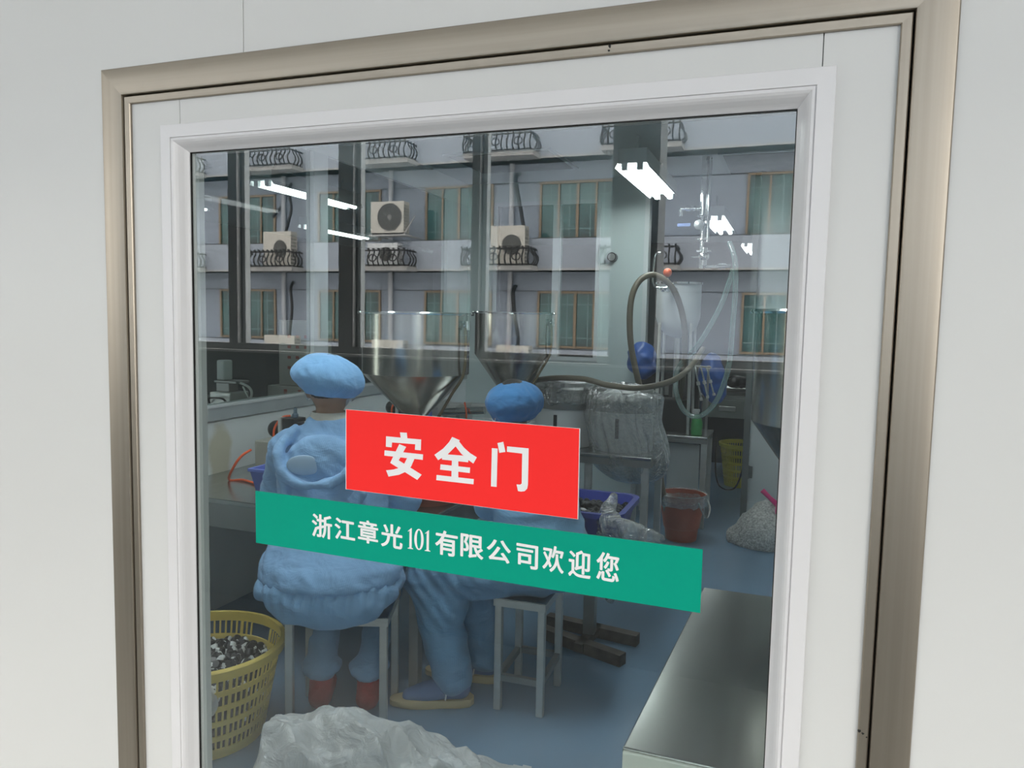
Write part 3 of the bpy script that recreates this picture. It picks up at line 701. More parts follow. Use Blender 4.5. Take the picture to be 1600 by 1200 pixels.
bn = thing('parts_bin', 'small violet-blue plastic bin on the table left of the sitting worker', 'bin', (-1.125, 1.90, T1))
MB().loft([[Vector((-1.125+sx*(0.135+e), 1.90+sy*(0.08+e), T1+z)) for sx, sy in ((-1, -1), (1, -1), (1, 1), (-1, 1))] for e, z in ((0, 0), (0.02, 0.105), (0.027, 0.105), (0.027, 0.12), (0.014, 0.12), (-0.004, 0.006))], closed_path=False).build('body', blue_l, bn, bevel=0.003)

# basin on the table
bs = thing('basin', 'red-brown round plastic basin on the table between the two workers', 'basin', (-0.55, 2.02, T1))
MB().lathe([(0.0, -0.02), (0.115, -0.02), (0.12, 0.006), (0.158, 0.105), (0.172, 0.108), (0.172, 0.116), (0.153, 0.116), (0.112, 0.012), (0.0, 0.010)], (-0.575, 2.05, T1+0.02), 48, close=True).build('bowl', red_p, bs, smooth=35)

# ---- drums on the far table
def make_drum(label, x, y, r):
    t = thing('drum', label, 'drum', (x, y, T2))
    MB().lathe([(r-0.01, 0), (r-0.004, 0.004), (r-0.004, 0.235), (r-0.012, 0.238), (0, 0.24)], (x, y, T2), 40).build('body', white_p, t, smooth=35)
    MB().lathe([(r-0.02, 0.232), (r+0.006, 0.232), (r+0.008, 0.24), (r+0.004, 0.35), (r-0.01, 0.362), (0.02, 0.372), (0, 0.372)], (x, y, T2), 40).build('lid', steel_dk, t, smooth=35)
    MB().box(x-0.010, x+0.010, y-r-0.004, y-r+0.02, T2+0.085, T2+0.20).build('slot', black_p, t)
    return t
make_drum('round white drum with a steel lid right of the darker blue cap', -0.455, 3.66, 0.180)
make_drum('round white drum draped in clear plastic beside the hanging grey hose', -0.085, 3.66, 0.178)
def draped(x, y, r, z0, z1, drift, wr, name, label, mat, seed, top=True):
    rings = []; seg = 110; n = 34
    for i in range(n+1):
        u = i/n; z = z1+(z0-z1)*u
        rr = r*(min(1.0, 0.30+u*5.5) if top else 1.0)
        if u > 0.72: rr = r*math.sqrt(max(0.02, 1-((u-0.72)/0.285)**2))
        cx = x + drift*max(0, u-0.35)
        ring = []
        for k in range(seg):
            a = 2*math.pi*k/seg
            w = noise.noise(Vector((math.cos(a)*3.5+seed, math.sin(a)*3.5, u*1.3)))*wr + noise.noise(Vector((math.cos(a)*10+seed, math.sin(a)*10, u*3)))*wr*0.6
            q = rr*(1+w)
            ring.append(Vector((cx+q*math.cos(a), y+q*math.sin(a)*0.92, z+noise.noise(Vector((a*2, u*4, seed)))*0.012)))
        rings.append(ring)
    o = MB().loft(rings, caps=True).build(name, mat, smooth=80)
    return tag(o, label, 'plastic bag')
draped(-0.085, 3.62, 0.225, 0.50, 1.085, 0.13, 0.16, 'plastic_cover', 'large clear plastic bag pulled over the right drum and hanging below the table edge', film, 3.0)
draped(-0.455, 3.64, 0.205, 0.93, 1.105, 0.0, 0.17, 'plastic_cover', 'crumpled clear plastic bag on the lid of the left drum', film, 9.0)

# ---- hoses and piping in the right half
def hose(name, pts, r, mat, label, n=8, seg=10):
    return tag(MB().tube(curve_pts(pts, n), r, seg).build(name, mat, smooth=60), label, 'hose')
hose('hose', [ony(1060, 640, 4.90), ony(1066, 600, 4.70), ony(1070, 550, 4.42), ony(1068, 500, 4.35), ony(1052, 452, 4.3), ony(1024, 430, 4.25), ony(1000, 438, 4.2), ony(986, 470, 4.15), ony(985, 530, 4.12), ony(996, 590, 4.12), ony(1012, 650, 4.14), ony(1026, 710, 4.16), ony(1036, 770, 4.20), ony(1042, 800, 4.24)], 0.020, grey_hose,
     'thick grey-brown hose arching up and running down into the red bucket')
hose('hose', [ony(822, 597, 3.50), ony(862, 591, 3.47), ony(910, 592, 3.42), ony(952, 602, 3.38), ony(1000, 606, 3.38), ony(1050, 595, 3.6), ony(1080, 572, 4.0), ony(1098, 545, 4.3)], 0.017, grey_hose,
     'grey hose lying across the tops of the two drums')
hose('hose', [ony(1140, 379, 4.45), ony(1148, 405, 4.4), ony(1149, 450, 4.4), ony(1144, 520, 4.4), ony(1138, 575, 4.4), ony(1120, 625, 4.4), ony(1094, 650, 4.4), ony(1070, 643, 4.42), ony(1056, 610, 4.45), ony(1060, 575, 4.48), ony(1090, 540, 4.48), ony(1125, 480, 4.45), ony(1146, 420, 4.44)], 0.0165, teal_hose,
     'clear greenish hose looping down below the steel pipework', n=10)
pw = thing('steel_pipework', 'stainless pipework with valves hanging in front of the far doorway', 'pipework', (ony(1098, 400, 4.5).x, 4.5, ZC))
def P45(x, y): return ony(x, y, 4.5)
a = P45(1098, 470); b = Vector((a.x, 4.5, ZC+0.004))
x1 = P45(1097, 380).x; x2 = P45(1105, 380).x
MB().cyl((x1, 4.5, P45(1097, 345).z), (x1, 4.5, ZC+0.002), 0.022, 16).build('riser', steel_p, pw, smooth=40)
MB().cyl((x2, 4.5, P45(1105, 378).z), (x2, 4.5, ZC+0.002), 0.012, 14).build('riser', steel_p, pw, smooth=40)
MB().cyl((x1, 4.5, P45(1097, 420).z), (x1, 4.5, P45(1097, 345).z), 0.014, 14).build('riser', steel_p, pw, smooth=40)
q0, q1 = P45(1064, 326), P45(1096, 326)
br = MB().cyl(q0, q1, 0.011, 12).cyl(P45(1072, 326), P45(1079, 326), 0.020, 14).cyl(P45(1084, 326), P45(1088, 326), 0.019, 14).cyl(P45(1064, 328), P45(1064, 338), 0.012, 10).build('branch', steel_p, pw, smooth=40)
for yy in (338, 354, 374):
    c = P45(1097, yy); MB().lathe([(0.022, -0.010), (0.036, -0.006), (0.036, 0.006), (0.022, 0.010)], (c.x, 4.5, c.z), 18).build('clamp', steel_p, pw, smooth=40)
c = P45(1093, 352); v = MB().ball((c.x, 4.48, c.z), 0.034).build('valve', steel, pw, smooth=40)
MB().box(P45(1060, 352).x, P45(1080, 352).x, 4.455, 4.475, c.z-0.010, c.z+0.010).build('handle', pm('blue_grip', (0.10, 0.16, 0.35), rough=0.5), v)
c = P45(1100, 401); v = MB().ball((c.x, 4.49, c.z), (0.036, 0.036, 0.03)).cyl((c.x-0.05, 4.49, c.z+0.035), (c.x+0.05, 4.49, c.z+0.035), 0.010, 10).cyl((c.x, 4.49, c.z-0.06), (c.x, 4.49, c.z+0.06), 0.022, 14).build('valve', steel_p, pw, smooth=40)
MB().cyl(P45(1080, 402), P45(1096, 402), 0.006, 8).build('handle', steel_p, v)
el = curve_pts([P45(1099, 405), P45(1100, 414), P45(1106, 418), P45(1125, 417), P45(1142, 416)], 6)
MB().tube(el, 0.011, 12).cyl(P45(1122, 417), P45(1134, 416.5), 0.019, 12).build('elbow', steel_p, pw, smooth=40)
bt = thing('bent_steel_tube', 'bent steel tube with a round orange knob beside the arching hose', 'tube', tuple(ony(1030, 425, 4.55)))
p = [ony(1032, 395, 4.55), ony(1026, 396, 4.55), ony(1023, 405, 4.55), ony(1021, 425, 4.55), ony(1020, 440, 4.55), ony(1026, 449, 4.55), ony(1045, 450, 4.55), ony(1058, 452, 4.60)]
MB().tube(curve_pts(p, 6), 0.008, 10).build('tube', steel_p, bt, smooth=60)
MB().cyl(ony(1041, 452, 4.56), ony(1052, 446, 4.58), 0.025, 14).ball(ony(1036, 452, 4.56), 0.02).build('coupling', steel_p, bt, smooth=40)
MB().ball(ony(1043, 426, 4.56), 0.031).build('knob', pm('orange_knob', (0.80, 0.16, 0.07), rough=0.4), bt, smooth=60)
MB().cyl(ony(1043, 434, 4.56), ony(1046, 449, 4.56), 0.006, 8).build('stem', steel, bt)
tk = thing('mixing_tank', 'pale round-bottomed tank on legs standing on the far steel table', 'tank', (0.07, 4.80, T3))
tx, ty = ony(1060, 480, 4.80).x, 4.80; tr_ = 0.158; zt, zm = ony(1060, 443, 4.80).z, ony(1060, 500, 4.80).z
MB().lathe([(0.02, zm-0.13), (tr_*0.55, zm-0.105), (tr_*0.86, zm-0.05), (tr_, zm+0.02), (tr_, zt), (tr_-0.005, zt), (tr_-0.005, zm+0.02), (tr_*0.5, zm-0.10), (0.015, zm-0.125)], (tx, ty, 0), 40, close=True).build('body', white_p, tk, smooth=40)
MB().lathe([(tr_-0.004, zt-0.012), (tr_+0.012, zt-0.008), (tr_+0.012, zt+0.006), (tr_-0.004, zt+0.006)], (tx, ty, 0), 40, close=True).build('rim', steel_p, tk, smooth=40)
for sx, sy in ((-1, -1), (1, -1), (-1, 1), (1, 1)): MB().cyl((tx+sx*0.115, ty+sy*0.115, T3), (tx+sx*0.11, ty+sy*0.11, zm-0.02), 0.012, 10).build('leg', steel, tk)
MB().cyl((tx, ty, T3+0.25), (tx, ty, zm-0.12), 0.02, 12).build('outlet', steel, tk)
MB().box(tx-0.10, tx+0.10, 4.72, 4.90, T3, T3+0.24).build('pump', black_p, tk, bevel=0.008)
kb = thing('control_box', 'black machine cabinet standing at the back of the far steel table', 'cabinet', (0.0, 4.97, T3))
MB().box(-0.235, 0.20, 4.93, 5.02, T3, T3+0.42).build('housing', pm('charcoal_metal', (0.035, 0.035, 0.036), rough=0.45), kb, bevel=0.01)
MB().box(-0.12, -0.02, 4.925, 4.932, T3+0.25, T3+0.34).build('panel', steel_dk, kb, bevel=0.004)
# nozzles
for i in range(3):
    n0, n1 = ony(1086+i*9, 572+i*1, 4.42), ony(1096+i*10, 626-i*4, 4.42)
    d = (n1-n0)
    t = thing('filling_nozzle', ['slender steel filling nozzle, leftmost of three slanting rods', 'slender steel filling nozzle, middle of three slanting rods', 'slender steel filling nozzle, rightmost of three slanting rods'][i], 'nozzle', tuple(n1), 'slanting steel filling nozzles')
    MB().cyl(n0, n1, 0.006, 10).build('rod', steel_p, t, smooth=40)
    MB().cyl(n0+d*0.45, n0+d*0.55, 0.012, 10).cyl(n0+d*0.92, n1, 0.010, 10).build('collar', steel, t, smooth=40)
nb = thing('nozzle_rack', 'thin steel rack post holding the slanting nozzles above the far steel table', 'rack', tuple(ony(1118, 640, 4.66).to_2d())+(T3,))
rx_ = ony(1106, 600, 4.66).x
MB().box(rx_-0.008, rx_+0.008, 4.652, 4.668, T3, ony(1100, 573, 4.5).z).build('post', steel_dk, nb)
MB().tube([ony(1082, 572, 4.43), ony(1110, 574, 4.43), Vector((rx_, 4.655, ony(1100, 574, 4.5).z-0.01))], 0.007, 8).build('arm', steel_dk, nb)
for nm, px, py, w, h, lab in (('plastic_sack', 1002, 560, 0.17, 0.20, 'blue plastic sack slumped left of the doorway behind the drums'), ('plastic_sack', 1112, 588, 0.15, 0.26, 'blue plastic sack hanging behind the looping green hose')):
    c = ony(px, py, 4.9)
    mb = MB().ball(c, (w*0.62, 0.10, h*0.62)).ball(c+Vector((0.03, 0, -h*0.35)), (w*0.5, 0.09, h*0.4))
    o = mb.skin(nm, pm('blue_sack', (0.05, 0.13, 0.42), rough=0.35, var=0.15, bump=0.5, bscale=14), None, 0.012, 2, fold(9, 0.02, px))
    tag(o, lab, 'sack')

c = ony(957, 402, YF-0.03)
t = thing('wall_speaker', 'small black round speaker on the pale green far wall', 'speaker', tuple(c))
MB().cyl((c.x, YF-0.06, c.z), (c.x, YF+0.002, c.z), 0.036, 20).build('body', black_p, t, smooth=40)
MB().cyl((c.x, YF-0.066, c.z), (c.x, YF-0.058, c.z), 0.028, 20).build('grille', steel_dk, t, smooth=40)
# ---- bucket, bottle, pellets, back room
bk = thing('bucket', 'red-brown plastic bucket lined with clear film on the blue floor', 'bucket', (0.19, 4.30, 0))
bx, by = 0.192, 4.31
MB().lathe([(0.098, 0), (0.102, 0.004), (0.112, 0.085), (0.118, 0.088), (0.152, 0.295), (0.160, 0.298), (0.160, 0.310), (0.147, 0.310), (0.112, 0.09), (0.098, 0.012), (0, 0.010), (0, 0)], (bx, by, 0), 40, close=True).build('body', red_p, bk, smooth=35)
MB().tube(curve_pts([(bx+0.158, by, 0.29), (bx+0.185, by-0.03, 0.24), (bx+0.175, by-0.06, 0.18), (bx+0.150, by-0.08, 0.20), (bx+0.12, by-0.11, 0.28)], 6), 0.005, 8).build('handle', steel, bk, smooth=60)
rg = []
for i, (rr, zz) in enumerate(((0.11, 0.18), (0.148, 0.30), (0.160, 0.318), (0.166, 0.30), (0.163, 0.27), (0.158, 0.24))):
    rg.append([Vector((bx+(rr*(1+noise.noise(Vector((math.cos(a)*3, math.sin(a)*3, i)))*0.05))*math.cos(a), by+rr*math.sin(a), zz+noise.noise(Vector((math.cos(a)*4, math.sin(a)*4, i*2+9)))*0.02*(1 if i > 2 else 0))) for a in (2*math.pi*k/60 for k in range(60))])
MB().loft(rg, caps=False).build('liner', film, bk, smooth=80, fix=False)
gb_ = thing('spray_bottle', 'green plastic spray bottle with a white trigger on the far steel table', 'bottle', (0.245, 4.70, T3))
p = ony(1088, 680, 4.68); gx, gy = p.x, 4.68
MB().lathe([(0.034, 0), (0.040, 0.006), (0.040, 0.085), (0.034, 0.115), (0.016, 0.14), (0.014, 0.15), (0, 0.15)], (gx, gy, T3), 24).build('body', pm('green_plastic', (0.04, 0.33, 0.08), rough=0.3), gb_, smooth=35)
MB().box(gx-0.03, gx+0.018, gy-0.010, gy+0.010, T3+0.165, T3+0.185).box(gx-0.022, gx-0.014, gy-0.007, gy+0.007, T3+0.13, T3+0.165).cyl((gx, gy, T3+0.145), (gx, gy, T3+0.17), 0.014, 12).build('trigger', white_p, gb_, bevel=0.003)
pel = pm('white_pellets', (0.72, 0.72, 0.69), rough=0.6, col2=(0.34, 0.34, 0.32), scale=75, detail=2, bump=1.0, bscale=90)
mb = MB().limb([(0.72, 4.42, 0.05), (0.74, 4.44, 0.16), (0.74, 4.45, 0.25)], [0.20, 0.13, 0.05]).ball((0.72, 4.42, 0.03), (0.25, 0.17, 0.11)).ball((0.95, 4.45, 0.05), (0.22, 0.18, 0.15)).limb([(0.60, 4.41, 0.02), (0.515, 4.40, 0.012)], [0.05, 0.012])
def flat_floor(o):
    for v in o.data.vertices:
        if v.co.z + o.location.z < 0.002: v.co.z = 0.002
sk = mb.skin('pellet_sack', pel, None, 0.012, 3, fold(14, 0.010, 2.0)); flat_floor(sk)
tag(sk, 'clear sack of small white pellets slumped on the floor at the right', 'sack')
sp = thing('scoop', 'pink plastic scoop stuck in the sack of pellets', 'scoop', (0.74, 4.40, 0.26))
MB().tube([ony(1191, 766, 4.36), ony(1203, 778, 4.36), ony(1214, 788, 4.37)], [0.017, 0.014, 0.018], 12).build('handle', pm('pink_plastic', (0.80, 0.05, 0.25), rough=0.4), sp, smooth=50)
c = ony(1217, 797, 4.37); MB().loft([[c+Vector((x*s, y*s, z)) for x, y in ((-0.02, -0.03), (0.05, -0.03), (0.06, 0.03), (-0.02, 0.03))] for s, z in ((1.0, 0.04), (1.1, 0.0), (0.8, -0.09))]).build('blade', MATS['pink_plastic'], sp, bevel=0.004)

def make_basket(label, c, rb, rt, h, mat, rows, nb_, gap_deg, cat, group, bars=0.0032):
    t = thing('laundry_basket', label, cat, c, group)
    C = Vector(c)
    def rad(z): return rb+(rt-rb)*z/h
    MB().lathe([(rt-0.004, h-0.034), (rt+0.010, h-0.034), (rt+0.014, h-0.004), (rt+0.010, h), (rt-0.004, h)], C, 56, close=True).build('rim', mat, t, smooth=40)
    MB().lathe([(0, 0), (rb, 0), (rb, 0.006), (0, 0.006)], C, 40, close=True).build('base', mat, t)
    w = MB(); zs = [0.0]+[0.02+(h-0.054)*k/rows for k in range(rows+1)]
    for k in range(rows):
        za, zb2 = 0.02+(h-0.054)*k/rows, 0.02+(h-0.054)*(k+1)/rows
        band = 0.019 if k else 0.03
        z0b = za-(band if k == 0 else band*0.5)*(0.66 if k == 0 else 1); z1b = za+band*0.5
        z0b = max(0.0, z0b)
        w.lathe([(rad(z0b)-0.003, z0b), (rad(z0b)+0.002, z0b), (rad(z1b)+0.002, z1b), (rad(z1b)-0.003, z1b)], C, 56, close=True)
        for j in range(nb_):
            a = 2*math.pi*j/nb_
            if k == rows-1 and any(abs(((math.degrees(a)-gd+180) % 360)-180) < 10 for gd in gap_deg): continue
            ra, rc_ = rad(za), rad(zb2); ca, sa = math.cos(a), math.sin(a); wd_ = bars*(1.7 if j % 7 == 0 else 1)
            o1 = Vector((-sa, ca, 0))*wd_; n_ = Vector((ca, sa, 0))
            pts = []
            for rr, zz in ((ra, za), (rc_, zb2)):
                for dn in (-0.0025, 0.0015):
                    for sgn in (-1, 1): pts.append(C+n_*(rr+dn)+o1*sgn+Vector((0, 0, zz)))
            w.add(pts, [(0, 1, 3, 2), (4, 6, 7, 5), (0, 4, 5, 1), (2, 3, 7, 6), (0, 2, 6, 4), (1, 5, 7, 3)])
    w.build('wall', mat, t, fix=False)
    return t
BC = Vector((-1.012, 1.225, 0)); BR, BRT, BH = 0.20, 0.262, 0.325
make_basket('large yellow openwork basket full of black and white caps at the lower left', BC, BR, BRT, BH, yellow_p, 5, 76, (-75, 80, 190), 'basket', 'yellow openwork baskets')
make_basket('lime yellow openwork basket far back behind the steel doorpost', (0.455, 6.27, 0), 0.15, 0.20, 0.385, yellow_g, 5, 56, (), 'basket', 'yellow openwork baskets')
capm = pm('black_cap_plastic', (0.012, 0.013, 0.014), rough=0.3, var=0.2)
capw = pm('white_cap_plastic', (0.82, 0.84, 0.83), rough=0.4, var=0.05)
def cap_mesh():
    mb = MB().lathe([(0.0, -0.014), (0.0155, -0.014), (0.0165, -0.011), (0.0165, 0.010), (0.0135, 0.014), (0, 0.014)], (0, 0, 0), 14, mi=0)
    A, B = [], []
    for k in range(8):
        a = math.radians(-38+76*k/7); 
        for (rr, L) in ((0.0172, A),): L += [Vector((rr*math.cos(a), rr*math.sin(a), -0.006)), Vector((rr*math.cos(a), rr*math.sin(a), 0.0115)), Vector((0.0125*math.cos(a), 0.0125*math.sin(a), 0.0152)), Vector((0.008*math.cos(a), 0.008*math.sin(a), 0.0145))]
    mb.add(A, [(4*i+j, 4*i+4+j, 4*i+5+j, 4*i+1+j) for i in range(7) for j in range(3)], mi=1)
    return mb.mesh('cap', [capm, capw], 35)
cap_me = cap_mesh()
cap_plain = MB().lathe([(0.0, -0.014), (0.0155, -0.014), (0.0165, -0.011), (0.0165, 0.010), (0.0135, 0.014), (0, 0.014)], (0, 0, 0), 14).mesh('cap_plain', [capm], 35)
def scatter_caps(n, fn, label, group, seed, cap_me=cap_me):
    rnd = random.Random(seed)
    for i in range(n):
        o = bpy.data.objects.new('bottle_cap', cap_me); COL.objects.link(o)
        o.location = fn(rnd); o.rotation_euler = (rnd.uniform(-1.2, 1.2), rnd.uniform(-1.2, 1.2), rnd.uniform(0, 6.28))
        tag(o, label, 'bottle cap', group)
def in_basket(rnd):
    while True:
        a, b = rnd.uniform(-1, 1), rnd.uniform(-1, 1)
        if a*a+b*b < 0.92: break
    rr = 0.225; d = math.hypot(a, b)
    return BC+Vector((a*rr, b*rr, 0.224+0.035*(1-d*d)+rnd.uniform(-0.008, 0.012)))
scatter_caps(210, in_basket, 'small black bottle cap with a white edge heaped in the large yellow basket', 'caps in the large yellow basket', 3)
capbulk = pm('cap_heap', (0.014, 0.015, 0.016), rough=0.45, var=0.1)
capwhite = pm('white_bits', (0.80, 0.82, 0.80), rough=0.5)
hb = MB().lathe([(0, 0.008), (BR-0.012, 0.008), (BR+(BRT-BR)*0.68-0.012, 0.225), (0.12, 0.247), (0, 0.252)], BC, 36)
rn = random.Random(5)
for i in range(260):
    z = rn.uniform(0.02, 0.225); a = rn.uniform(0, 2*math.pi); rr = BR-0.012+(BRT-BR)*0.68*(z-0.008)/0.217
    hb.ball(BC+Vector((rr*math.cos(a), rr*math.sin(a), z)), (rn.uniform(0.006, 0.011), rn.uniform(0.006, 0.011), rn.uniform(0.005, 0.012)), nu=6, nv=4, mi=1 if i % 4 == 0 else 0)
h_ = hb.build('cap_heap', [capbulk, capwhite], smooth=40); h_['kind'] = 'stuff'; tag(h_, 'dense heap of black and white caps filling the large yellow basket', 'caps')
tg_ = thing('film_scrap', 'scrap of milky film hanging over the left side of the yellow basket rim', 'plastic film', (-1.2, 1.1, 0.3))
c = ony(326, 1095, 1.07); mb = MB().ball(c, (0.03, 0.02, 0.05)); o = mb.skin('sheet', film_w, tg_, 0.006, 2, fold(25, 0.008, 4))

# blue basket of caps on a pedestal at the table end
def rrect(cx, cy, hx, hy, r, z, n=6):
    out = []
    for qx, qy, a0 in ((1, 1, 0), (-1, 1, 90), (-1, -1, 180), (1, -1, 270)):
        for k in range(n+1):
            a = math.radians(a0+90*k/n); out.append(Vector((cx+qx*(hx-r)+r*math.cos(a), cy+qy*(hy-r)+r*math.sin(a), z)))
    return out
KX, KY, KZ = 0.015, 2.50, 0.50
ped = thing('pedestal_stand', 'low dark steel stand with crossed feet under the blue basket', 'stand', (0.05, 2.45, 0))
MB().box(-0.20, 0.16, 2.33, 2.66, KZ-0.025, KZ).build('top', steel_dk, ped)
MB().box(0.02, 0.07, 2.43, 2.48, 0.05, KZ-0.025).build('column', steel_dk, ped)
rustm = pm('rusty_steel', (0.11, 0.09, 0.075), rough=0.6, metal=0.4, var=0.3, scale=20)
MB().box(-0.24, 0.20, -0.025, 0.025, 0.0, 0.05, R=rotz(-0.35), c=Vector((0.045, 2.36, 0))).build('foot', rustm, ped)
MB().box(-0.24, 0.21, -0.025, 0.025, 0.0, 0.05, R=rotz(-0.15), c=Vector((0.045, 2.55, 0))).build('foot', rustm, ped)
MB().box(-0.02, 0.02, -0.14, 0.12, 0.012, 0.05, R=rotz(-0.1), c=Vector((0.045, 2.455, 0))).build('crossbar', rustm, ped)
bb = thing('crate', 'blue plastic basket of black caps at the right end of the red sign', 'basket', (KX, KY, KZ))
MB().loft([rrect(KX, KY, hx, hy, r, KZ+z) for hx, hy, r, z in ((0.15, 0.17, 0.05, 0.0), (0.18, 0.205, 0.06, 0.115), (0.197, 0.222, 0.07, 0.118), (0.197, 0.222, 0.07, 0.14), (0.172, 0.197, 0.055, 0.14), (0.143, 0.163, 0.045, 0.008))]).build('body', blue_p, bb, smooth=35)
def in_blue(rnd):
    a, b = rnd.uniform(-1, 1), rnd.uniform(-1, 1)
    return Vector((KX+a*0.135, KY+b*0.16, KZ+0.085+0.022*(1-a*a)*(1-b*b)+rnd.uniform(0, 0.01)))
scatter_caps(60, in_blue, 'glossy black bottle cap lying in the blue basket', 'caps in the blue basket', 11, cap_plain)
h_ = MB().loft([rrect(KX, KY, hx, hy, 0.04, KZ+z) for hx, hy, z in ((0.138, 0.158, 0.012), (0.158, 0.182, 0.085), (0.08, 0.09, 0.105), (0.01, 0.01, 0.108))]).build('cap_heap', capbulk, smooth=50)
h_['kind'] = 'stuff'; tag(h_, 'dark layer of black caps filling the blue basket', 'caps')
cbm = MB().limb([ony(958, 775, 2.42), ony(950, 800, 2.36), ony(952, 815, 2.30)], [0.016, 0.035, 0.05]).limb([ony(955, 825, 2.27), ony(985, 832, 2.26), ony(1030, 842, 2.24)], [0.055, 0.05, 0.018]).limb([ony(952, 830, 2.27), ony(950, 890, 2.26), ony(955, 938, 2.27)], [0.05, 0.055, 0.018])
o = cbm.skin('plastic_bag', film, None, 0.008, 2, fold(16, 0.010, 8)); tag(o, 'empty clear plastic bag hanging over the right side of the blue basket', 'plastic bag')

# translucent bag in the foreground
BO, BU, BV = Vector((-0.60, 0.985)), Vector((0.933, 0.36)), Vector((-0.36, 0.933))
def bag_height(x, y):
    p = Vector((x, y))-BO; u = p.dot(BU)/0.84; v_ = p.dot(BV)      # u: 0 left end .. 1 right end
    if u < 0 or u > 1: return 0.0
    h = 0.235*min(1, (u/0.05))**0.5*(1-0.10*u) if u < 0.30 else 0.235*0.97*max(0.0, 1-((u-0.30)/0.705)**1.35)
    w = 0.20*(1-0.15*u); t = (v_-0.01)/w
    if abs(t) >= 1: return 0.0
    return h*(1-abs(t)**2.4)**0.6
def crease(x, y):
    q = Vector((x*4.5+y*3.0+3, y*5.5-x*1.5, 0.3)); a = abs(noise.noise(q)); b = abs(noise.noise(q*2.3+Vector((4, 1, 0)))); c = abs(noise.noise(q*5.1))
    return -0.085*a-0.05*b-0.016*c+0.045
mb = MB(); NX, NY = 96, 80; idx = {}
for top in (1, 0):
    vs = []; fs = []
    for i in range(NX+1):
        for j in range(NY+1):
            x = -0.72+0.97*i/NX; y = 0.75+0.80*j/NY
            h = bag_height(x, y); z = 0.004
            if h > 0: z = max(0.004, h+crease(x, y)*min(1, h/0.06)) if top else 0.003
            vs.append(Vector((x+(0.02*noise.noise(Vector((y*9, z*9, 2.0))) if top else 0), y, z)))
    for i in range(NX):
        for j in range(NY):
            x = -0.72+0.97*(i+.5)/NX; y = 0.75+0.80*(j+.5)/NY
            if bag_height(x, y) > 0.0 and top: fs.append((i*(NY+1)+j, (i+1)*(NY+1)+j, (i+1)*(NY+1)+j+1, i*(NY+1)+j+1))
    if top: mb.add(vs, fs)
o = mb.build('plastic_bag', film_w, smooth=45)
tag(o, 'big milky translucent plastic bag lying on the floor in front of the stools', 'plastic bag')

# behind the doorway
ds = thing('metal_desk', 'grey metal desk with a drawer in the back room', 'desk', (0.25, 6.75, 0))
MB().box(-0.30, 0.55, 6.52, 7.0, 0.745, 0.775).build('top', steel_dk, ds)
dr = MB().box(0.06, 0.53, 6.50, 6.52, 0.57, 0.74).build('drawer', pm('grey_green_metal', (0.24, 0.27, 0.25), rough=0.45), ds, bevel=0.004)
MB().box(0.21, 0.36, 6.485, 6.50, 0.635, 0.68).build('handle', steel, dr, bevel=0.004)
MB().box(-0.30, 0.05, 6.51, 7.0, 0.05, 0.745).build('pedestal', pm('dark_blue_metal', (0.03, 0.045, 0.075), rough=0.5), ds)
for lx in (0.52,): 
    for ly in (6.55, 6.97): MB().box(lx-0.015, lx+0.015, ly-0.015, ly+0.015, 0, 0.745).build('leg', steel_dk, ds)
MB().box(0.05, 0.50, 6.97, 6.99, 0.06, 0.6).build('modesty_panel', pm('dark_blue_metal', (0.03, 0.045, 0.075)), ds)
for i, (x, z, w, lab) in enumerate(((0.30, 0.776, 0.16, 'lower of two shallow steel trays stacked on the back room desk'), (0.32, 0.811, 0.14, 'upper of two shallow steel trays stacked on the back room desk'))):
    o = MB().loft([rrect(x, 6.70, w-0.03, 0.10, 0.03, z), rrect(x, 6.70, w, 0.13, 0.03, z+0.032), rrect(x, 6.70, w-0.008, 0.122, 0.03, z+0.032), rrect(x, 6.70, w-0.036, 0.094, 0.025, z+0.004)]).build('tray', steel, smooth=35)
    tag(o, lab, 'tray', 'steel trays on the desk')
o = MB().ball((0.36, 6.70, 0.895), (0.13, 0.10, 0.05)).skin('cloth', black_p, None, 0.012, 1, fold(12, 0.02, 1)); tag(o, 'crumpled black cloth on top of the trays', 'cloth')
tag(MB().tube(curve_pts([(0.24, 6.02, 0.45), (0.25, 6.0, 0.15), (0.30, 6.0, 0.02), (0.42, 6.0, 0.03), (0.48, 6.02, 0.25), (0.47, 6.03, 0.45)], 8), 0.007, 8).build('cable', black_p, smooth=60), 'black cable looping in front of the lime yellow basket', 'cable')

# neighbouring room behind the left partition
tb = thing('work_table', 'dark table in the room beyond the left partition', 'table', (-2.7, 3.2, 0))
MB().box(-3.2, -1.90, 2.75, 3.6, 0.82, 0.86).build('tabletop', steel_dk, tb)
for lx in (-3.15, -1.95):
    for ly in (2.8, 3.55): MB().box(lx-0.02, lx+0.02, ly-0.02, ly+0.02, 0, 0.82).build('leg', steel_dk, tb)
mN = thing('labelling_machine', 'small grey bench machine with a tall head beyond the left partition', 'machine', (-2.42, 3.0, 0.86))
MB().box(-2.51, -2.35, 2.93, 3.10, 0.86, 0.965).build('body', steel, mN, bevel=0.008)
MB().box(-2.50, -2.40, 2.98, 3.06, 0.965, 1.02).box(-2.50, -2.33, 2.96, 3.08, 1.02, 1.035).build('bed', steel_dk, mN, bevel=0.004)
MB().box(-2.49, -2.43, 2.97, 3.05, 1.035, 1.16).build('head', white_p, mN, bevel=0.01)
MB().tube(curve_pts([(-2.36, 3.0, 1.03), (-2.27, 3.0, 1.0), (-2.25, 3.0, 0.95), (-2.31, 3.0, 0.87)]), 0.008, 8).tube(curve_pts([(-2.33, 3.02, 1.0), (-2.29, 3.02, 0.93), (-2.24, 3.02, 0.87)]), 0.006, 8).build('feed_arm', steel, mN, smooth=50)
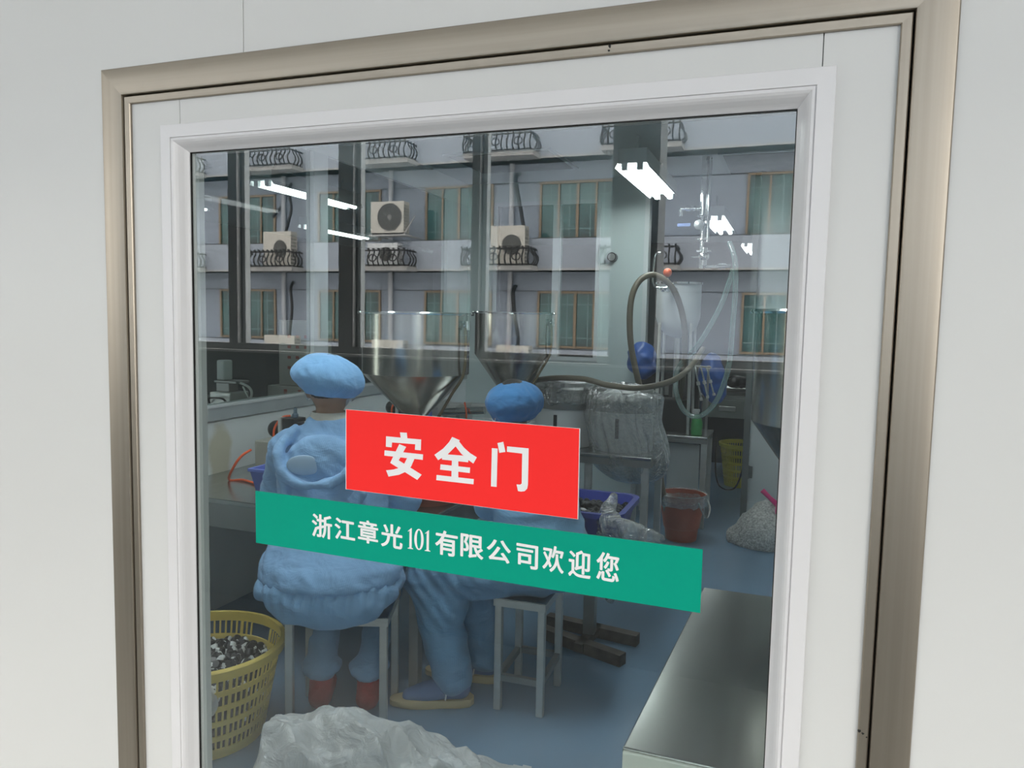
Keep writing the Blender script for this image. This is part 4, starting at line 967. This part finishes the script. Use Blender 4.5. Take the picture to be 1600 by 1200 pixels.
MB().tube(curve_pts([(-2.50, 2.92, 0.90), (-2.48, 2.90, 0.93), (-2.38, 2.90, 0.93), (-2.36, 2.92, 0.89)]), 0.006, 8).build('handle', black_p, mN, smooth=50)
def carton(x0, x1, y0, y1, z0, z1, lab, px):
    t = thing('cardboard_box', lab, 'box', ((x0+x1)/2, (y0+y1)/2, z0), 'cartons beyond the left partition')
    MB().box(x0, x1, y0, y1, z0, z1).build('carton', card, t, bevel=0.004)
    m = MB()
    for u in (0.35, 0.62, 0.9):
        xx = x0+(x1-x0)*u
        for k in range(4): m.box(xx-0.012, xx+0.012, y0-0.002, y0+0.001, z0+(z1-z0)*(0.25+0.16*k), z0+(z1-z0)*(0.25+0.16*k)+0.018)
    m.build('print', card_r, t)
    MB().box(x0+(x1-x0)*0.47, x0+(x1-x0)*0.53, y0, y1, z1-0.001, z1+0.001).build('tape', pm('tape', (0.42, 0.36, 0.26), rough=0.3), t)
c1_ = ony(437, 600, 3.3); c2_ = ony(500, 600, 3.3)
carton(ony(418, 620, 3.2).x, ony(500, 620, 3.2).x, 3.2, 3.5, 0.86, ony(440, 603, 3.2).z, 'wide cardboard carton beyond the left partition, lower of two', 0)
zc_ = ony(440, 603, 3.2).z
carton(ony(436, 600, 3.25).x, ony(483, 600, 3.25).x, 3.25, 3.5, zc_+0.002, ony(440, 500, 3.25).z, 'tall pale cardboard carton beyond the left partition, upper of two', 0)

# ================================================================== PEOPLE
cloth1 = clothmat('light_blue_coverall', (0.27, 0.46, 0.72))
cloth1t = clothmat('light_blue_trousers', (0.25, 0.43, 0.66))
cloth2 = clothmat('blue_coverall', (0.20, 0.38, 0.58))
capb1 = clothmat('light_blue_cap', (0.24, 0.48, 0.80))
capb2 = clothmat('deep_blue_cap', (0.065, 0.215, 0.46), stripes=False)
skin_m = pm('skin', (0.42, 0.25, 0.17), rough=0.55, var=0.06, scale=20)
hair_m = pm('black_hair', (0.015, 0.012, 0.011), rough=0.55, var=0.3, scale=90)
sock_m = pm('red_sock', (0.42, 0.035, 0.03), rough=0.9, var=0.12, scale=40, bump=0.3, bscale=200)
mask_m = pm('mask_white', (0.62, 0.66, 0.68), rough=0.8)
lin_m = pm('pale_lining', (0.42, 0.57, 0.74), rough=0.8, var=0.06)
collar_m = pm('cream_collar', (0.58, 0.55, 0.48), rough=0.85, var=0.06, bump=0.3)
shoe_m = pm('blue_canvas', (0.13, 0.22, 0.42), rough=0.85, var=0.08, bump=0.2)
sole_m = pm('tan_sole', (0.52, 0.43, 0.25), rough=0.7, var=0.06)

def V(*a): return Vector(a)
def add_hand(mb, wrist, d, up, side):
    d = d.normalized(); s = d.cross(up).normalized()*side; n = s.cross(d).normalized()
    if n.z < 0: n = -n
    p0 = wrist + d*0.02
    mb.limb([wrist, p0+d*0.03], [0.026, 0.030])
    for k, (o, L) in enumerate(((-0.030, 0.070), (-0.010, 0.080), (0.010, 0.076), (0.029, 0.060))):
        b = p0 + d*0.075 + s*o
        mb.limb([p0+d*0.03+s*o*0.7, b], [0.017, 0.011])
        mb.limb([b, b+d*L*0.5-n*0.006, b+d*L*0.85-n*0.028], [0.0095, 0.0088, 0.0075])
    tb0 = p0 + d*0.015 - s*0.028
    mb.limb([tb0, tb0+d*0.035-s*0.025-n*0.006, tb0+d*0.065-s*0.028-n*0.018], [0.013, 0.0105, 0.0085])
def body_of(name, J, parent, g, hd):
    """one continuous figure: J holds joints, g the facing direction, hd the direction of the face"""
    mb = MB(); up = V(0, 0, 1)
    mb.limb([J['hip'], J['waist'], J['chest'], J['neck']], [0.105, 0.095, 0.095, 0.055])
    mb.limb([J['neck'], J['head']-up*0.05], [0.052, 0.05])
    s = hd.cross(up).normalized(); R = Matrix((s, hd, up)).transposed()
    mb.ball(J['head'], V(0.074, 0.094, 0.104), R).ball(J['head']-up*0.055+hd*0.028, V(0.056, 0.066, 0.066), R)
    mb.limb([J['head']+hd*0.092-up*0.005, J['head']+hd*0.108-up*0.035], [0.010, 0.014])
    for q in (-1, 1):
        mb.ball(J['head']+s*q*0.077-up*0.02-hd*0.005, V(0.012, 0.022, 0.032), R)
        mb.ball(J['head']+s*q*0.030+hd*0.083+up*0.004, V(0.014, 0.008, 0.009), R)
    for q in 'LR':
        mb.limb([J['sh'+q]-up*0.012, J['el'+q], J['wr'+q]], [0.042, 0.036, 0.027])
        mb.limb([J['chest']+up*0.04, J['sh'+q]-up*0.012], [0.055, 0.040])
        add_hand(mb, J['wr'+q], J['hd'+q], up, 1 if q == 'R' else -1)
        mb.limb([J['hip'], J['hp'+q], J['kn'+q], J['an'+q]], [0.11, 0.075, 0.052, 0.036])
        t = J['to'+q]; mb.limb([J['an'+q], J['he'+q], (J['he'+q]+t)/2+up*0.012, t], [0.036, 0.030, 0.034, 0.022])
    return mb.skin('body', skin_m, parent, 0.0075, 3)
def ell_loft(mb, secs, r, f):
    rings = []
    for c, a, b in secs: rings.append([c + r*(a*math.cos(2*math.pi*k/28)) + f*(b*math.sin(2*math.pi*k/28)) for k in range(28)])
    return mb.loft(rings)
# -------- worker seen from behind
p1 = thing('person', 'person in light blue coverall and cap sitting seen from behind, wearing red socks', 'person', (-0.65, 1.48, 0), 'seated workers in blue')
J = dict(hip=V(-.66, 1.47, .54), waist=V(-.69, 1.535, .70), chest=V(-.735, 1.595, .88), neck=V(-.765, 1.625, 1.06), head=V(-.787, 1.65, 1.185),
         shL=V(-.895, 1.555, .95), shR=V(-.60, 1.665, .95), elL=V(-.985, 1.60, .765), elR=V(-.505, 1.72, .765), wrL=V(-.875, 1.855, .745), wrR=V(-.61, 1.93, .745),
         hdL=V(.45, .85, -.1), hdR=V(-.75, .6, -.1), hpL=V(-.76, 1.46, .52), hpR=V(-.57, 1.53, .52), knL=V(-.92, 1.84, .455), knR=V(-.68, 1.95, .455),
         anL=V(-.738, 1.530, .10), anR=V(-.572, 1.590, .10), heL=V(-.731, 1.508, .045), heR=V(-.566, 1.567, .045), toL=V(-.798, 1.675, .024), toR=V(-.623, 1.74, .024))
hd1 = V(-.30, .95, -.12).normalized()
body_of('body', J, p1, f1, hd1)
jk = MB()
ell_loft(jk, [(V(-.640, 1.445, .528), .215, .175), (V(-.640, 1.445, .540), .248, .198), (V(-.645, 1.460, .585), .246, .190), (V(-.685, 1.52, .66), .205, .155),
              (V(-.705, 1.56, .78), .195, .148), (V(-.735, 1.59, .89), .198, .142), (V(-.748, 1.605, .97), .165, .12), (V(-.758, 1.615, 1.03), .108, .095), (V(-.763, 1.62, 1.068), .076, .078)], r1, f1)
for q in 'LR':
    jk.limb([J['sh'+q], (J['sh'+q]+J['el'+q])/2, J['el'+q]], [.074, .070, .064]); jk.limb([J['el'+q], (J['el'+q]+J['wr'+q])/2, J['wr'+q]], [.064, .055, .043])
    jk.limb([V(-.745, 1.605, .99), J['sh'+q]], [.08, .07])
Rr = rotz(math.atan2(0.352, 0.936))
jk.ball(V(-.705, 1.495, .875), V(.150, .058, .150), Rr)
def hoodp(u, z, v): return V(-.738, 1.60, z) + r1*u + f1*v
jk.limb(curve_pts([hoodp(-.125, 1.03, -.04), hoodp(-.165, .97, -.115), hoodp(-.135, .90, -.165), hoodp(-.06, .862, -.195), hoodp(.03, .868, -.20), hoodp(.10, .91, -.175), hoodp(.15, .97, -.12), hoodp(.12, 1.03, -.04)], 4), [.017]*29)
jk.limb(curve_pts([hoodp(-.15, .93, -.13), hoodp(-.12, .80, -.175), hoodp(-.03, .735, -.19), hoodp(.06, .745, -.19), hoodp(.14, .83, -.17)], 4), [.016]*17)
def jf(p):
    k = min(1.0, max(0.0, (p.z-0.47)/0.05))
    q = V(p.x*5, p.y*5, p.z*11+p.x*7)
    return (0.007*(1-abs(noise.noise(q))*2.6) + 0.003*(1-abs(noise.noise(q*2.3))*2.6))*k
jk.skin('jacket', cloth1, p1, 0.0085, 6, jf)
tm = MB()
tm.ball(V(-.640, 1.45, .525), V(.258, .185, .102), Rr).ball(V(-.615, 1.375, .505), V(.250, .118, .084), Rr).ball(V(-.588, 1.322, .478), V(.205, .070, .076), Rr).ball(V(-.645, 1.42, .495), V(.235, .14, .07), Rr)
for q in 'LR':
    tm.limb([J['hp'+q], (J['hp'+q]+J['kn'+q])/2, J['kn'+q]], [.092, .086, .072])
    a_ = J['an'+q]; tm.limb([J['kn'+q], (J['kn'+q]*0.5+a_*0.5), a_+V(0, 0, .045)], [.07, .062, .053])
    for k in range(12):
        t = 2*math.pi*k/12; tm.ball(a_+V(.054*math.cos(t), .054*math.sin(t), .050+.010*math.sin(2*t+1)), .022, nu=10, nv=6)
def tf(p):
    k = 1.0 if p.z > 0.40 else 0.7
    g_ = 0.0045*math.sin((p.x*0.94+p.y*0.35)*170+noise.noise(p*9)*3)*max(0, min(1, (p.z-0.44)/0.06)) if p.y < 1.42 else 0
    q = V(p.x*9, p.y*9, p.z*12)
    return (0.008*(0.6-abs(noise.noise(q))*2.2))*k + g_
tm.skin('trousers', cloth1t, p1, 0.0085, 3, tf)
for q in 'LR':
    sm = MB().limb([J['an'+q]+V(0, 0, .02), J['he'+q], (J['he'+q]+J['to'+q])/2+V(0, 0, .018), J['to'+q]], [.045, .0445, .042, .026])
    o = sm.skin('sock', sock_m, p1, 0.007, 3); 
    for v in o.data.vertices: v.co.z = max(v.co.z, 0.001)
def bouffant(c, rx, ry, rz_, hd, side, mat, parent, seed, droop=0.0, band=0.72):
    up = V(0, 0, 1); f = V(hd.x, hd.y, 0).normalized(); s = f.cross(up).normalized(); rings = []
    for i in range(44):
        u = i/43
        if u < 0.80: t = u/0.80*math.pi*0.66; rr, zz = math.sin(t), math.cos(t)
        else:
            w = (u-0.80)/0.20; rr = math.sin(math.pi*0.66)*(1-w)+band*w; zz = math.cos(math.pi*0.66)-0.32*w
        rr = max(rr, 0.02); ring = []
        for k in range(96):
            a = 2*math.pi*k/96
            w = 1 + 0.10*noise.noise(V(math.cos(a)*1.5+seed, math.sin(a)*1.5, u*2)) + 0.055*(0.35-abs(noise.noise(V(math.cos(a)*2.6+seed, math.sin(a)*2.6, u*3.0))))*2 + 0.02*(0.35-abs(noise.noise(V(math.cos(a)*6+seed, math.sin(a)*6, u*7))))*2
            if u > 0.72: w += 0.020*math.sin(a*17+math.sin(a*5)*2)*(u-0.72)/0.28
            x, y = rr*w*math.cos(a), rr*w*math.sin(a)
            ring.append(c + s*(x*rx) + f*(y*ry) + up*(zz*rz_ - droop*x*rz_ + 0.05*rz_*noise.noise(V(a, u*3, seed))))
        rings.append(ring)
    return MB().loft(rings, caps=True).build('cap', mat, parent, smooth=70)
bouffant(V(-.783, 1.638, 1.222), .130, .135, .083, hd1, 1, capb1, p1, 2.0, 0.22, 0.70)
def head_extras(J, hd, parent, mask=True):
    up = V(0, 0, 1); s = hd.cross(up).normalized(); R = Matrix((s, hd, s.cross(hd))).transposed()
    hm = MB().ball(J['head']+up*0.022-hd*0.010, V(.079, .093, .098), R)
    hm.v = [p for p in hm.v]
    o = hm.build('hair', hair_m, parent, smooth=70)
    mk = MB().ball(J['head']+hd*0.066-up*0.045, V(.060, .052, .052), R)
    mo = mk.build('face_mask', mask_m, parent, smooth=70)
    for q in (-1, 1):
        e = J['head']+s*q*0.084
        MB().tube(curve_pts([e+hd*0.04-up*0.05, e+hd*0.0-up*0.055, e-hd*0.03-up*0.02, e-hd*0.012+up*0.02], 6), 0.0022, 6).build('strap', mask_m, mo, smooth=60)
    return o
head_extras(J, hd1, p1)
cm = MB()
ell_loft(cm, [(V(-.763, 1.620, 1.045), .078, .080), (V(-.765, 1.622, 1.085), .070, .072), (V(-.766, 1.624, 1.092), .064, .066), (V(-.765, 1.622, 1.050), .062, .064)], r1, f1)
cm.build('collar', collar_m, p1, smooth=60)
lc = hoodp(-.062, .925, -.165)
MB().ball(lc, V(.062, .008, .036), Rr).build('hood_lining', lin_m, p1, smooth=70)

# -------- worker seen from the side
p2 = thing('person', 'person sitting side-on in blue coverall and darker blue cap, with a tan-soled shoe', 'person', (-0.03, 1.88, 0), 'seated workers in blue')
g2 = V(-.82, .57, 0).normalized(); r2 = V(.57, .82, 0).normalized()
J2 = dict(hip=V(.01, 1.90, .545), waist=V(-.03, 1.935, .68), chest=V(-.10, 1.995, .82), neck=V(-.165, 2.06, .975), head=V(-.215, 2.10, 1.085),
          shL=V(-.205, 1.90, .90), shR=V(-.035, 2.145, .90), elL=V(-.215, 1.885, .735), elR=V(-.13, 2.24, .755), wrL=V(-.36, 2.02, .83), wrR=V(-.33, 2.22, .83),
          hdL=V(-.8, .5, -.3), hdR=V(-.95, -.2, -.3), hpL=V(-.005, 1.845, .515), hpR=V(.03, 1.97, .515), knL=V(-.415, 1.735, .475), knR=V(-.36, 1.93, .475),
          anL=V(-.290, 1.728, .10), anR=V(-.26, 1.95, .10), heL=V(-.268, 1.738, .045), heR=V(-.24, 1.955, .045), toL=V(-.445, 1.660, .030), toR=V(-.43, 1.92, .030))
hd2 = V(-.70, .62, -.40).normalized()
body_of('body', J2, p2, g2, hd2)
jk = MB()
ell_loft(jk, [(V(.01, 1.90, .47), .165, .15), (V(.01, 1.90, .50), .185, .165), (V(-.005, 1.915, .60), .180, .155), (V(-.05, 1.95, .72), .178, .14), (V(-.10, 1.99, .83), .180, .13), (V(-.13, 2.02, .91), .15, .11), (V(-.155, 2.045, .965), .10, .085), (V(-.165, 2.055, .995), .068, .068)], r2, g2)
for q in 'LR':
    jk.limb([J2['sh'+q], (J2['sh'+q]+J2['el'+q])/2, J2['el'+q]], [.073, .068, .062]); jk.limb([J2['el'+q], (J2['el'+q]+J2['wr'+q])/2, J2['wr'+q]], [.062, .053, .042])
    jk.limb([V(-.14, 2.03, .93), J2['sh'+q]], [.08, .07])
def jf2(p):
    q = V(p.x*6+3, p.y*6, p.z*15)
    return 0.009*(0.8-abs(noise.noise(q))*2.6)
jk.skin('jacket', cloth2, p2, 0.0085, 3, jf2)
tm = MB().ball(V(.01, 1.90, .525), V(.165, .165, .092))
for q in 'LR':
    h_, k_, a_ = J2['hp'+q], J2['kn'+q], J2['an'+q]
    tm.limb([h_, (h_+k_)/2, k_], [.095, .097, .088]); tm.limb([k_, (k_+a_)/2+V(.012, 0, .0), a_+V(-.004, 0, .0)], [.088, .086, .070])
    tm.ball((k_+a_)/2+V(.03, 0, .08), V(.075, .075, .10))
def tf2(p):
    q = V(p.x*8, p.y*8+2, p.z*11)
    w = 0.010*(0.7-abs(noise.noise(q))*2.4)
    kd = (p-V(-.37, 1.735, .45)).length
    if kd < .22: w += 0.008*math.sin((p.z*1.0+p.x*1.2)*95)*(1-kd/.22)
    return w
o = tm.skin('trousers', cloth2, p2, 0.0085, 3, tf2)
for v in o.data.vertices:
    v.co.z = max(v.co.z, 0.040)
for q in 'LR':
    h_, t_ = V(*J2['he'+q].to_2d(), 0), V(*J2['to'+q].to_2d(), 0); d = (t_-h_).normalized(); s = V(-d.y, d.x, 0); L = (t_-h_).length
    def outline(k, z):
        pts = []
        for u, w in ((-.045, .012), (-.035, .030), (.0, .038), (.07, .037), (.13, .044), (.18, .042), (L+.025, .022), (L+.035, .006)): pts.append(h_+d*u*(1+k*.1)+s*(w+k*.002)+V(0, 0, z))
        for u, w in ((L+.035, -.006), (L+.025, -.024), (.18, -.042), (.13, -.042), (.07, -.036), (.0, -.036), (-.035, -.028), (-.045, -.010)): pts.append(h_+d*u*(1+k*.1)+s*(w-k*.002)+V(0, 0, z))
        return pts
    sh = MB().limb([h_+V(0, 0, .06), h_+d*.06+V(0, 0, .062), h_+d*.13+V(0, 0, .045), h_+d*(L-.005)+V(0, 0, .034)], [.040, .042, .041, .030]).limb([h_+V(0, 0, .06), h_+V(0, 0, .10)], [.04, .043])
    o = sh.skin('shoe', shoe_m, p2, 0.007, 3)
    for v in o.data.vertices: v.co.z = max(v.co.z, 0.012)
    MB().loft([outline(0, 0.0), outline(1.5, .006), outline(1.5, .026), outline(0.6, .030)]).build('sole', sole_m, o, smooth=40)
    MB().tube([h_+d*.055+s*.043+V(0, 0, .035), h_+d*.05+s*.040+V(0, 0, .075), h_+d*.055+V(0, 0, .105), h_+d*.05-s*.040+V(0, 0, .075), h_+d*.055-s*.043+V(0, 0, .035)], 0.003, 6).build('trim', mask_m, o, smooth=60)
bouffant(V(-.205, 2.095, 1.115), .112, .128, .085, V(-.70, .62, 0), 1, capb2, p2, 7.0, -0.10, 0.72)
head_extras(J2, hd2, p2)

# ================================================================== THE BUILDING OPPOSITE (behind the camera, mirrored in the glass)
DV = 18.0
def fy(d): return 2*YG-(DV+d)
def vr(x, y, d=0.0):
    p = ony(x, y, DV+d); return Vector((p.x, 2*YG-p.y, p.z))
fac = pm('grey_blue_render', (0.30, 0.345, 0.415), rough=0.85, var=0.04, scale=1.2, detail=6)
fac_p = pm('pale_render', (0.335, 0.375, 0.44), rough=0.85, var=0.04, scale=1.2, detail=6)
slab_m = pm('weathered_concrete', (0.40, 0.395, 0.39), rough=0.9, var=0.16, scale=2.5, detail=6)
tan_f = pm('tan_window_frame', (0.27, 0.20, 0.13), rough=0.5, var=0.06)
reflection_bar = pm('pale_green_reflection', (0.17, 0.27, 0.27), rough=0.5)
iron = pm('black_wrought_iron', (0.012, 0.013, 0.016), rough=0.5)
groove = pm('dark_groove', (0.03, 0.032, 0.036), rough=0.9)
pipe_w = pm('white_downpipe', (0.48, 0.50, 0.54), rough=0.5, var=0.04)
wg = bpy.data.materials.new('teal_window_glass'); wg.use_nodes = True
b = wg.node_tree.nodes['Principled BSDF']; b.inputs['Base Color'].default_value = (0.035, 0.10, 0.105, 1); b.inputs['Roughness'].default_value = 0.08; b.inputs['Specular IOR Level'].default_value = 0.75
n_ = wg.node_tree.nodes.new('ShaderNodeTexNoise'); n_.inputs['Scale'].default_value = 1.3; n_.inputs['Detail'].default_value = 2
rp_ = wg.node_tree.nodes.new('ShaderNodeValToRGB'); rp_.color_ramp.elements[0].color = (0.006, 0.026, 0.028, 1); rp_.color_ramp.elements[1].color = (0.06, 0.15, 0.15, 1)  # mottled tones stand in for varied reflections in the panes
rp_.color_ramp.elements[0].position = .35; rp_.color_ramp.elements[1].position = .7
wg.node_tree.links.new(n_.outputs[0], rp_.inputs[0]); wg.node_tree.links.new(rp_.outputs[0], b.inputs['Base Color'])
BX0, BX1 = -26.0, 12.0
bl = thing('apartment_building', 'grey-blue building with balconies, air conditioners and tan window frames mirrored in the door glass', 'building', (-6, fy(2), -4))
ST = 2.835
Zb = [5.53-ST*k for k in range(0, 4)]          # undersides of the projecting bands
MB().box(BX0, BX1, fy(4.0), fy(0.62), -4, 8.4).build('wall', fac, bl)
zt_ = 8.6
for i, z in enumerate([Zb[0]] + Zb[1:]):
    top = zt_ if i == 0 else z+0.82
    MB().box(BX0, BX1, fy(0.62), fy(0.0), z, top).build('spandrel', fac_p, bl)
    MB().box(BX0, BX1, fy(0.62), fy(-0.02), z, z+0.05).build('drip_edge', slab_m, bl)
win_x = [-19.7, -16.14, -12.50, -9.03, -5.65, -0.42, 3.2]
for r_i, (z0, z1) in enumerate(((3.535, 5.03), (0.70, 2.185))):
    MB().box(BX0, BX1, fy(0.60), fy(0.595), z1, z1+0.014).build('groove', groove, bl)
    MB().box(BX0, BX1, fy(0.01), fy(-0.004), z0-0.025, z0-0.009).build('groove', groove, bl)
    for x in win_x:
        w = 2.07; m = MB(); t_ = 0.055
        m.box(x, x+w, fy(0.64), fy(0.54), z0, z0+t_).box(x, x+w, fy(0.64), fy(0.54), z1-t_, z1)
        for k, u in enumerate((0, 0.25, 0.5, 0.75, 1)):
            xx = x+(w-t_)*u; ww = t_*(1.25 if k == 2 else 0.85 if k in (1, 3) else 1)
            m.box(xx, xx+ww, fy(0.64), fy(0.55), z0+t_, z1-t_)
        f_ = m.build('window', tan_f, bl)
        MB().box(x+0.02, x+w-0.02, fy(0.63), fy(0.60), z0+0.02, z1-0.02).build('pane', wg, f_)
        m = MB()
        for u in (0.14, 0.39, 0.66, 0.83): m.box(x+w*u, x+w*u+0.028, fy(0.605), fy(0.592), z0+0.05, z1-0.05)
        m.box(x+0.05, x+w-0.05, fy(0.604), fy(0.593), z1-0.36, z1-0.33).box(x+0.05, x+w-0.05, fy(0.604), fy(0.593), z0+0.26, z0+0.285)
        m.build('reflection_bars', reflection_bar, f_)  # pale bars imitate lines reflected in the window glass
for px_ in (443, 609, 797): # downpipes
    X = vr(px_, 440, 0.5).x
    MB().cyl((X, fy(0.52), -4), (X, fy(0.52), Zb[0]), 0.07, 12).build('downpipe', pipe_w, bl, smooth=50)
def railing(cx, zb2, w, dep, h=0.46):
    m = MB(); y0 = fy(dep-0.04); y1 = fy(0.0)
    def bow(u): return 0.10*math.sin(math.pi*min(1, max(0, (0.75-u)/0.75)))+0.0
    n = 12
    for k in range(n+1):
        x = cx-w/2+w*k/n
        pts = [Vector((x, y0+bow(u)*1.0, zb2+h*u)) for u in (0, .15, .3, .5, .75, .92)]
        pts += [Vector((x, y0+0.05, zb2+h*1.0)), Vector((x, y0+0.09, zb2+h*0.97))]
        m.tube(pts, 0.021, 5)
    for s in (-1, 1):
        for k in range(1, 4):
            y = y0+(y1-y0)*k/4; x = cx+s*w/2
            m.tube([Vector((x+s*bow(u), y, zb2+h*u)) for u in (0, .15, .3, .5, .75, 1)], 0.021, 5)
        m.tube([(cx+s*w/2, y0, zb2+0.02), (cx+s*w/2, y1, zb2+0.02)], 0.021, 5).tube([(cx+s*w/2, y0, zb2+h*0.9), (cx+s*w/2, y1, zb2+h*0.9)], 0.022, 5)
    m.tube([(cx-w/2, y0, zb2+0.02), (cx+w/2, y0, zb2+0.02)], 0.022, 5).tube([(cx-w/2, y0, zb2+h*0.9), (cx+w/2, y0, zb2+h*0.9)], 0.024, 5)
    for k in range(3):
        x = cx-w/2+w*(k+0.5)/3
        m.tube([Vector((x+0.11*math.cos(t), y0+0.09, zb2+h*0.45+0.09*math.sin(t))) for t in (2*math.pi*j/12 for j in range(12))], 0.018, 5, closed=True)
    return m
bal_x = [-17.05, -13.55, -9.93, -6.42, -2.80]
for i, z in enumerate(Zb[:3]):
    for x in bal_x:
        s_ = MB().box(x-0.95, x+0.95, fy(0.0), fy(-0.58), z-0.02, z+0.10).build('balcony_slab', slab_m, bl)
        railing(x, z+0.10, 1.82, -0.58).build('railing', iron, s_)
# outdoor units
ac_w = pm('cream_casing', (0.52, 0.50, 0.455), rough=0.5, var=0.06, scale=3)
ac_d = pm('fan_shadow', (0.07, 0.07, 0.068), rough=0.6)
ac_g = pm('fan_guard', (0.17, 0.17, 0.165), rough=0.5)
def outdoor_unit(label, x, w, z0, h, d0, fan_r, fx=0.62, fzz=0.52, mat=ac_w):
    """x: left edge in the mirror image; d0: front distance from the band"""
    t = thing('air_conditioner', label, 'air conditioner', (x+w/2, fy(d0+0.16), z0), 'outdoor air conditioner units')
    MB().box(x, x+w, fy(d0+0.32), fy(d0), z0+0.03, z0+h).build('casing', mat, t, bevel=0.012)
    c = Vector((x+w*fx, fy(d0), z0+h*fzz)); Rx = rotx(math.pi/2)
    MB().cyl(c+Vector((0, -0.002, 0)), c+Vector((0, 0.006, 0)), fan_r, 32).build('fan_opening', ac_d, t)
    m = MB()
    for q in range(1, 7): m.tube([c+Vector((fan_r*q/6*math.cos(a), 0.014, fan_r*q/6*math.sin(a))) for a in (2*math.pi*k/28 for k in range(28))], 0.007, 5, closed=True)
    for k in range(6):
        a = math.pi*k/6; m.tube([c+Vector((fan_r*math.cos(a), 0.018, fan_r*math.sin(a))), c-Vector((fan_r*math.cos(a), -0.018, fan_r*math.sin(a)))], 0.007, 5)
    m.ball(c+Vector((0, 0.012, 0)), (fan_r*0.22, 0.012, fan_r*0.22)).build('fan_guard', ac_g, t)
    m = MB()
    for k in range(9):
        for j in range(4): m.box(x+w-0.002, x+w+0.004, fy(d0+0.06+j*0.065), fy(d0+0.02+j*0.065), z0+0.08+(h-0.14)*k/9, z0+0.08+(h-0.14)*(k+0.62)/9)
    m.build('side_louvre', ac_d, t)
    MB().box(x+0.06, x+0.16, fy(d0+0.30), fy(d0+0.02), z0, z0+0.03).box(x+w-0.16, x+w-0.06, fy(d0+0.30), fy(d0+0.02), z0, z0+0.03).build('foot', groove, t)
    return t
def ac_at(label, px0, px1, py0, py1, d0, fan, z0=None, mat=ac_w, **k):
    a, c = vr(px0, (py0+py1)/2, d0), vr(px1, (py0+py1)/2, d0); zb2 = vr((px0+px1)/2, py1, d0).z if z0 is None else z0; zt2 = vr((px0+px1)/2, py0, d0).z
    return outdoor_unit(label, a.x, c.x-a.x, zb2, zt2-zb2, d0, fan, mat=mat, **k), a.x, c.x, zb2
zsb = Zb[1]+0.10
ac_at('cream outdoor unit on the mirrored balcony at far left', 410, 455, 362, 411, -0.45, 0.23, z0=zsb)
t_, a_, b_, z_ = ac_at('big cream outdoor unit on a wall bracket, upper of the mirrored pair in the middle', 579, 630, 315, 366, -0.42, 0.36, fx=0.58)
MB().box(a_-0.05, b_+0.05, fy(-0.05), fy(-0.42), z_-0.05, z_-0.005).tube([(a_+0.02, fy(-0.40), z_-0.03), (a_-0.12, fy(-0.01), z_-0.03+0.55)], 0.02, 6).tube([(b_-0.02, fy(-0.40), z_-0.03), (b_+0.12, fy(-0.01), z_-0.03+0.55)], 0.02, 6).box(a_, a_+0.05, fy(0.6), fy(-0.05), z_-0.05, z_-0.01).box(b_-0.05, b_, fy(0.6), fy(-0.05), z_-0.05, z_-0.01).build('bracket', slab_m, t_)
ac_at('small white outdoor unit behind the railing, lower of the mirrored pair in the middle', 574, 620, 380, 414, -0.45, 0.19, z0=zsb, mat=pm('white_casing', (0.60, 0.62, 0.64), rough=0.45))
ac_at('cream outdoor unit on the mirrored balcony right of the middle mullion', 767, 820, 353, 404, -0.45, 0.25, z0=zsb)
zs2 = Zb[2]+0.10
ac_at('top of an outdoor unit above the mirrored window ledge at left', 412, 460, 524, 560, -0.45, 0.2, z0=zs2)
ac_at('top of an outdoor unit above the mirrored window ledge behind the first hopper', 580, 628, 531, 570, -0.45, 0.2, z0=zs2)
ac_at('top of an outdoor unit above the mirrored window ledge behind the second hopper', 775, 826, 540, 575, -0.45, 0.2, z0=zs2)
def vcable(pts, r, label):
    return tag(MB().tube(curve_pts([vr(x, y, 0.45 if d is None else d) for x, y, d in pts], 6), r, 7).build('refrigerant_pipe', iron, smooth=60), label, 'pipe', 'lagged pipes on the mirrored facade')
vcable([(455, 287, 0.56), (452, 300, 0.4), (456, 325, 0.3), (452, 345, 0.2), (446, 366, -0.2)], 0.045, 'black lagged pipe running down to the far left mirrored outdoor unit')
vcable([(441, 321, 0.55), (433, 330, 0.5), (426, 339, 0.54)], 0.04, 'short black lagged pipe end poking from the mirrored wall at far left')
vcable([(459, 441, 0.56), (455, 452, 0.4), (457, 480, 0.35), (454, 510, 0.1), (452, 526, -0.2)], 0.045, 'black lagged pipe on the mirrored lower wall at far left')
vcable([(812, 272, 0.58), (806, 279, 0.4), (811, 310, 0.3), (816, 340, 0.1), (821, 372, -0.2)], 0.05, 'black lagged pipe running down to the mirrored outdoor unit right of the middle mullion')
vcable([(806, 447, 0.58), (802, 458, 0.4), (804, 490, 0.35), (810, 528, 0.1), (808, 545, -0.2)], 0.05, 'black lagged pipe on the mirrored lower wall behind the second hopper')
gr_ = MB().box(-40, 30, fy(4), -2.75, -4.1, -4.0).build('street', pm('asphalt', (0.24, 0.24, 0.24), rough=0.9, var=0.1, scale=1)); gr_['kind'] = 'structure'
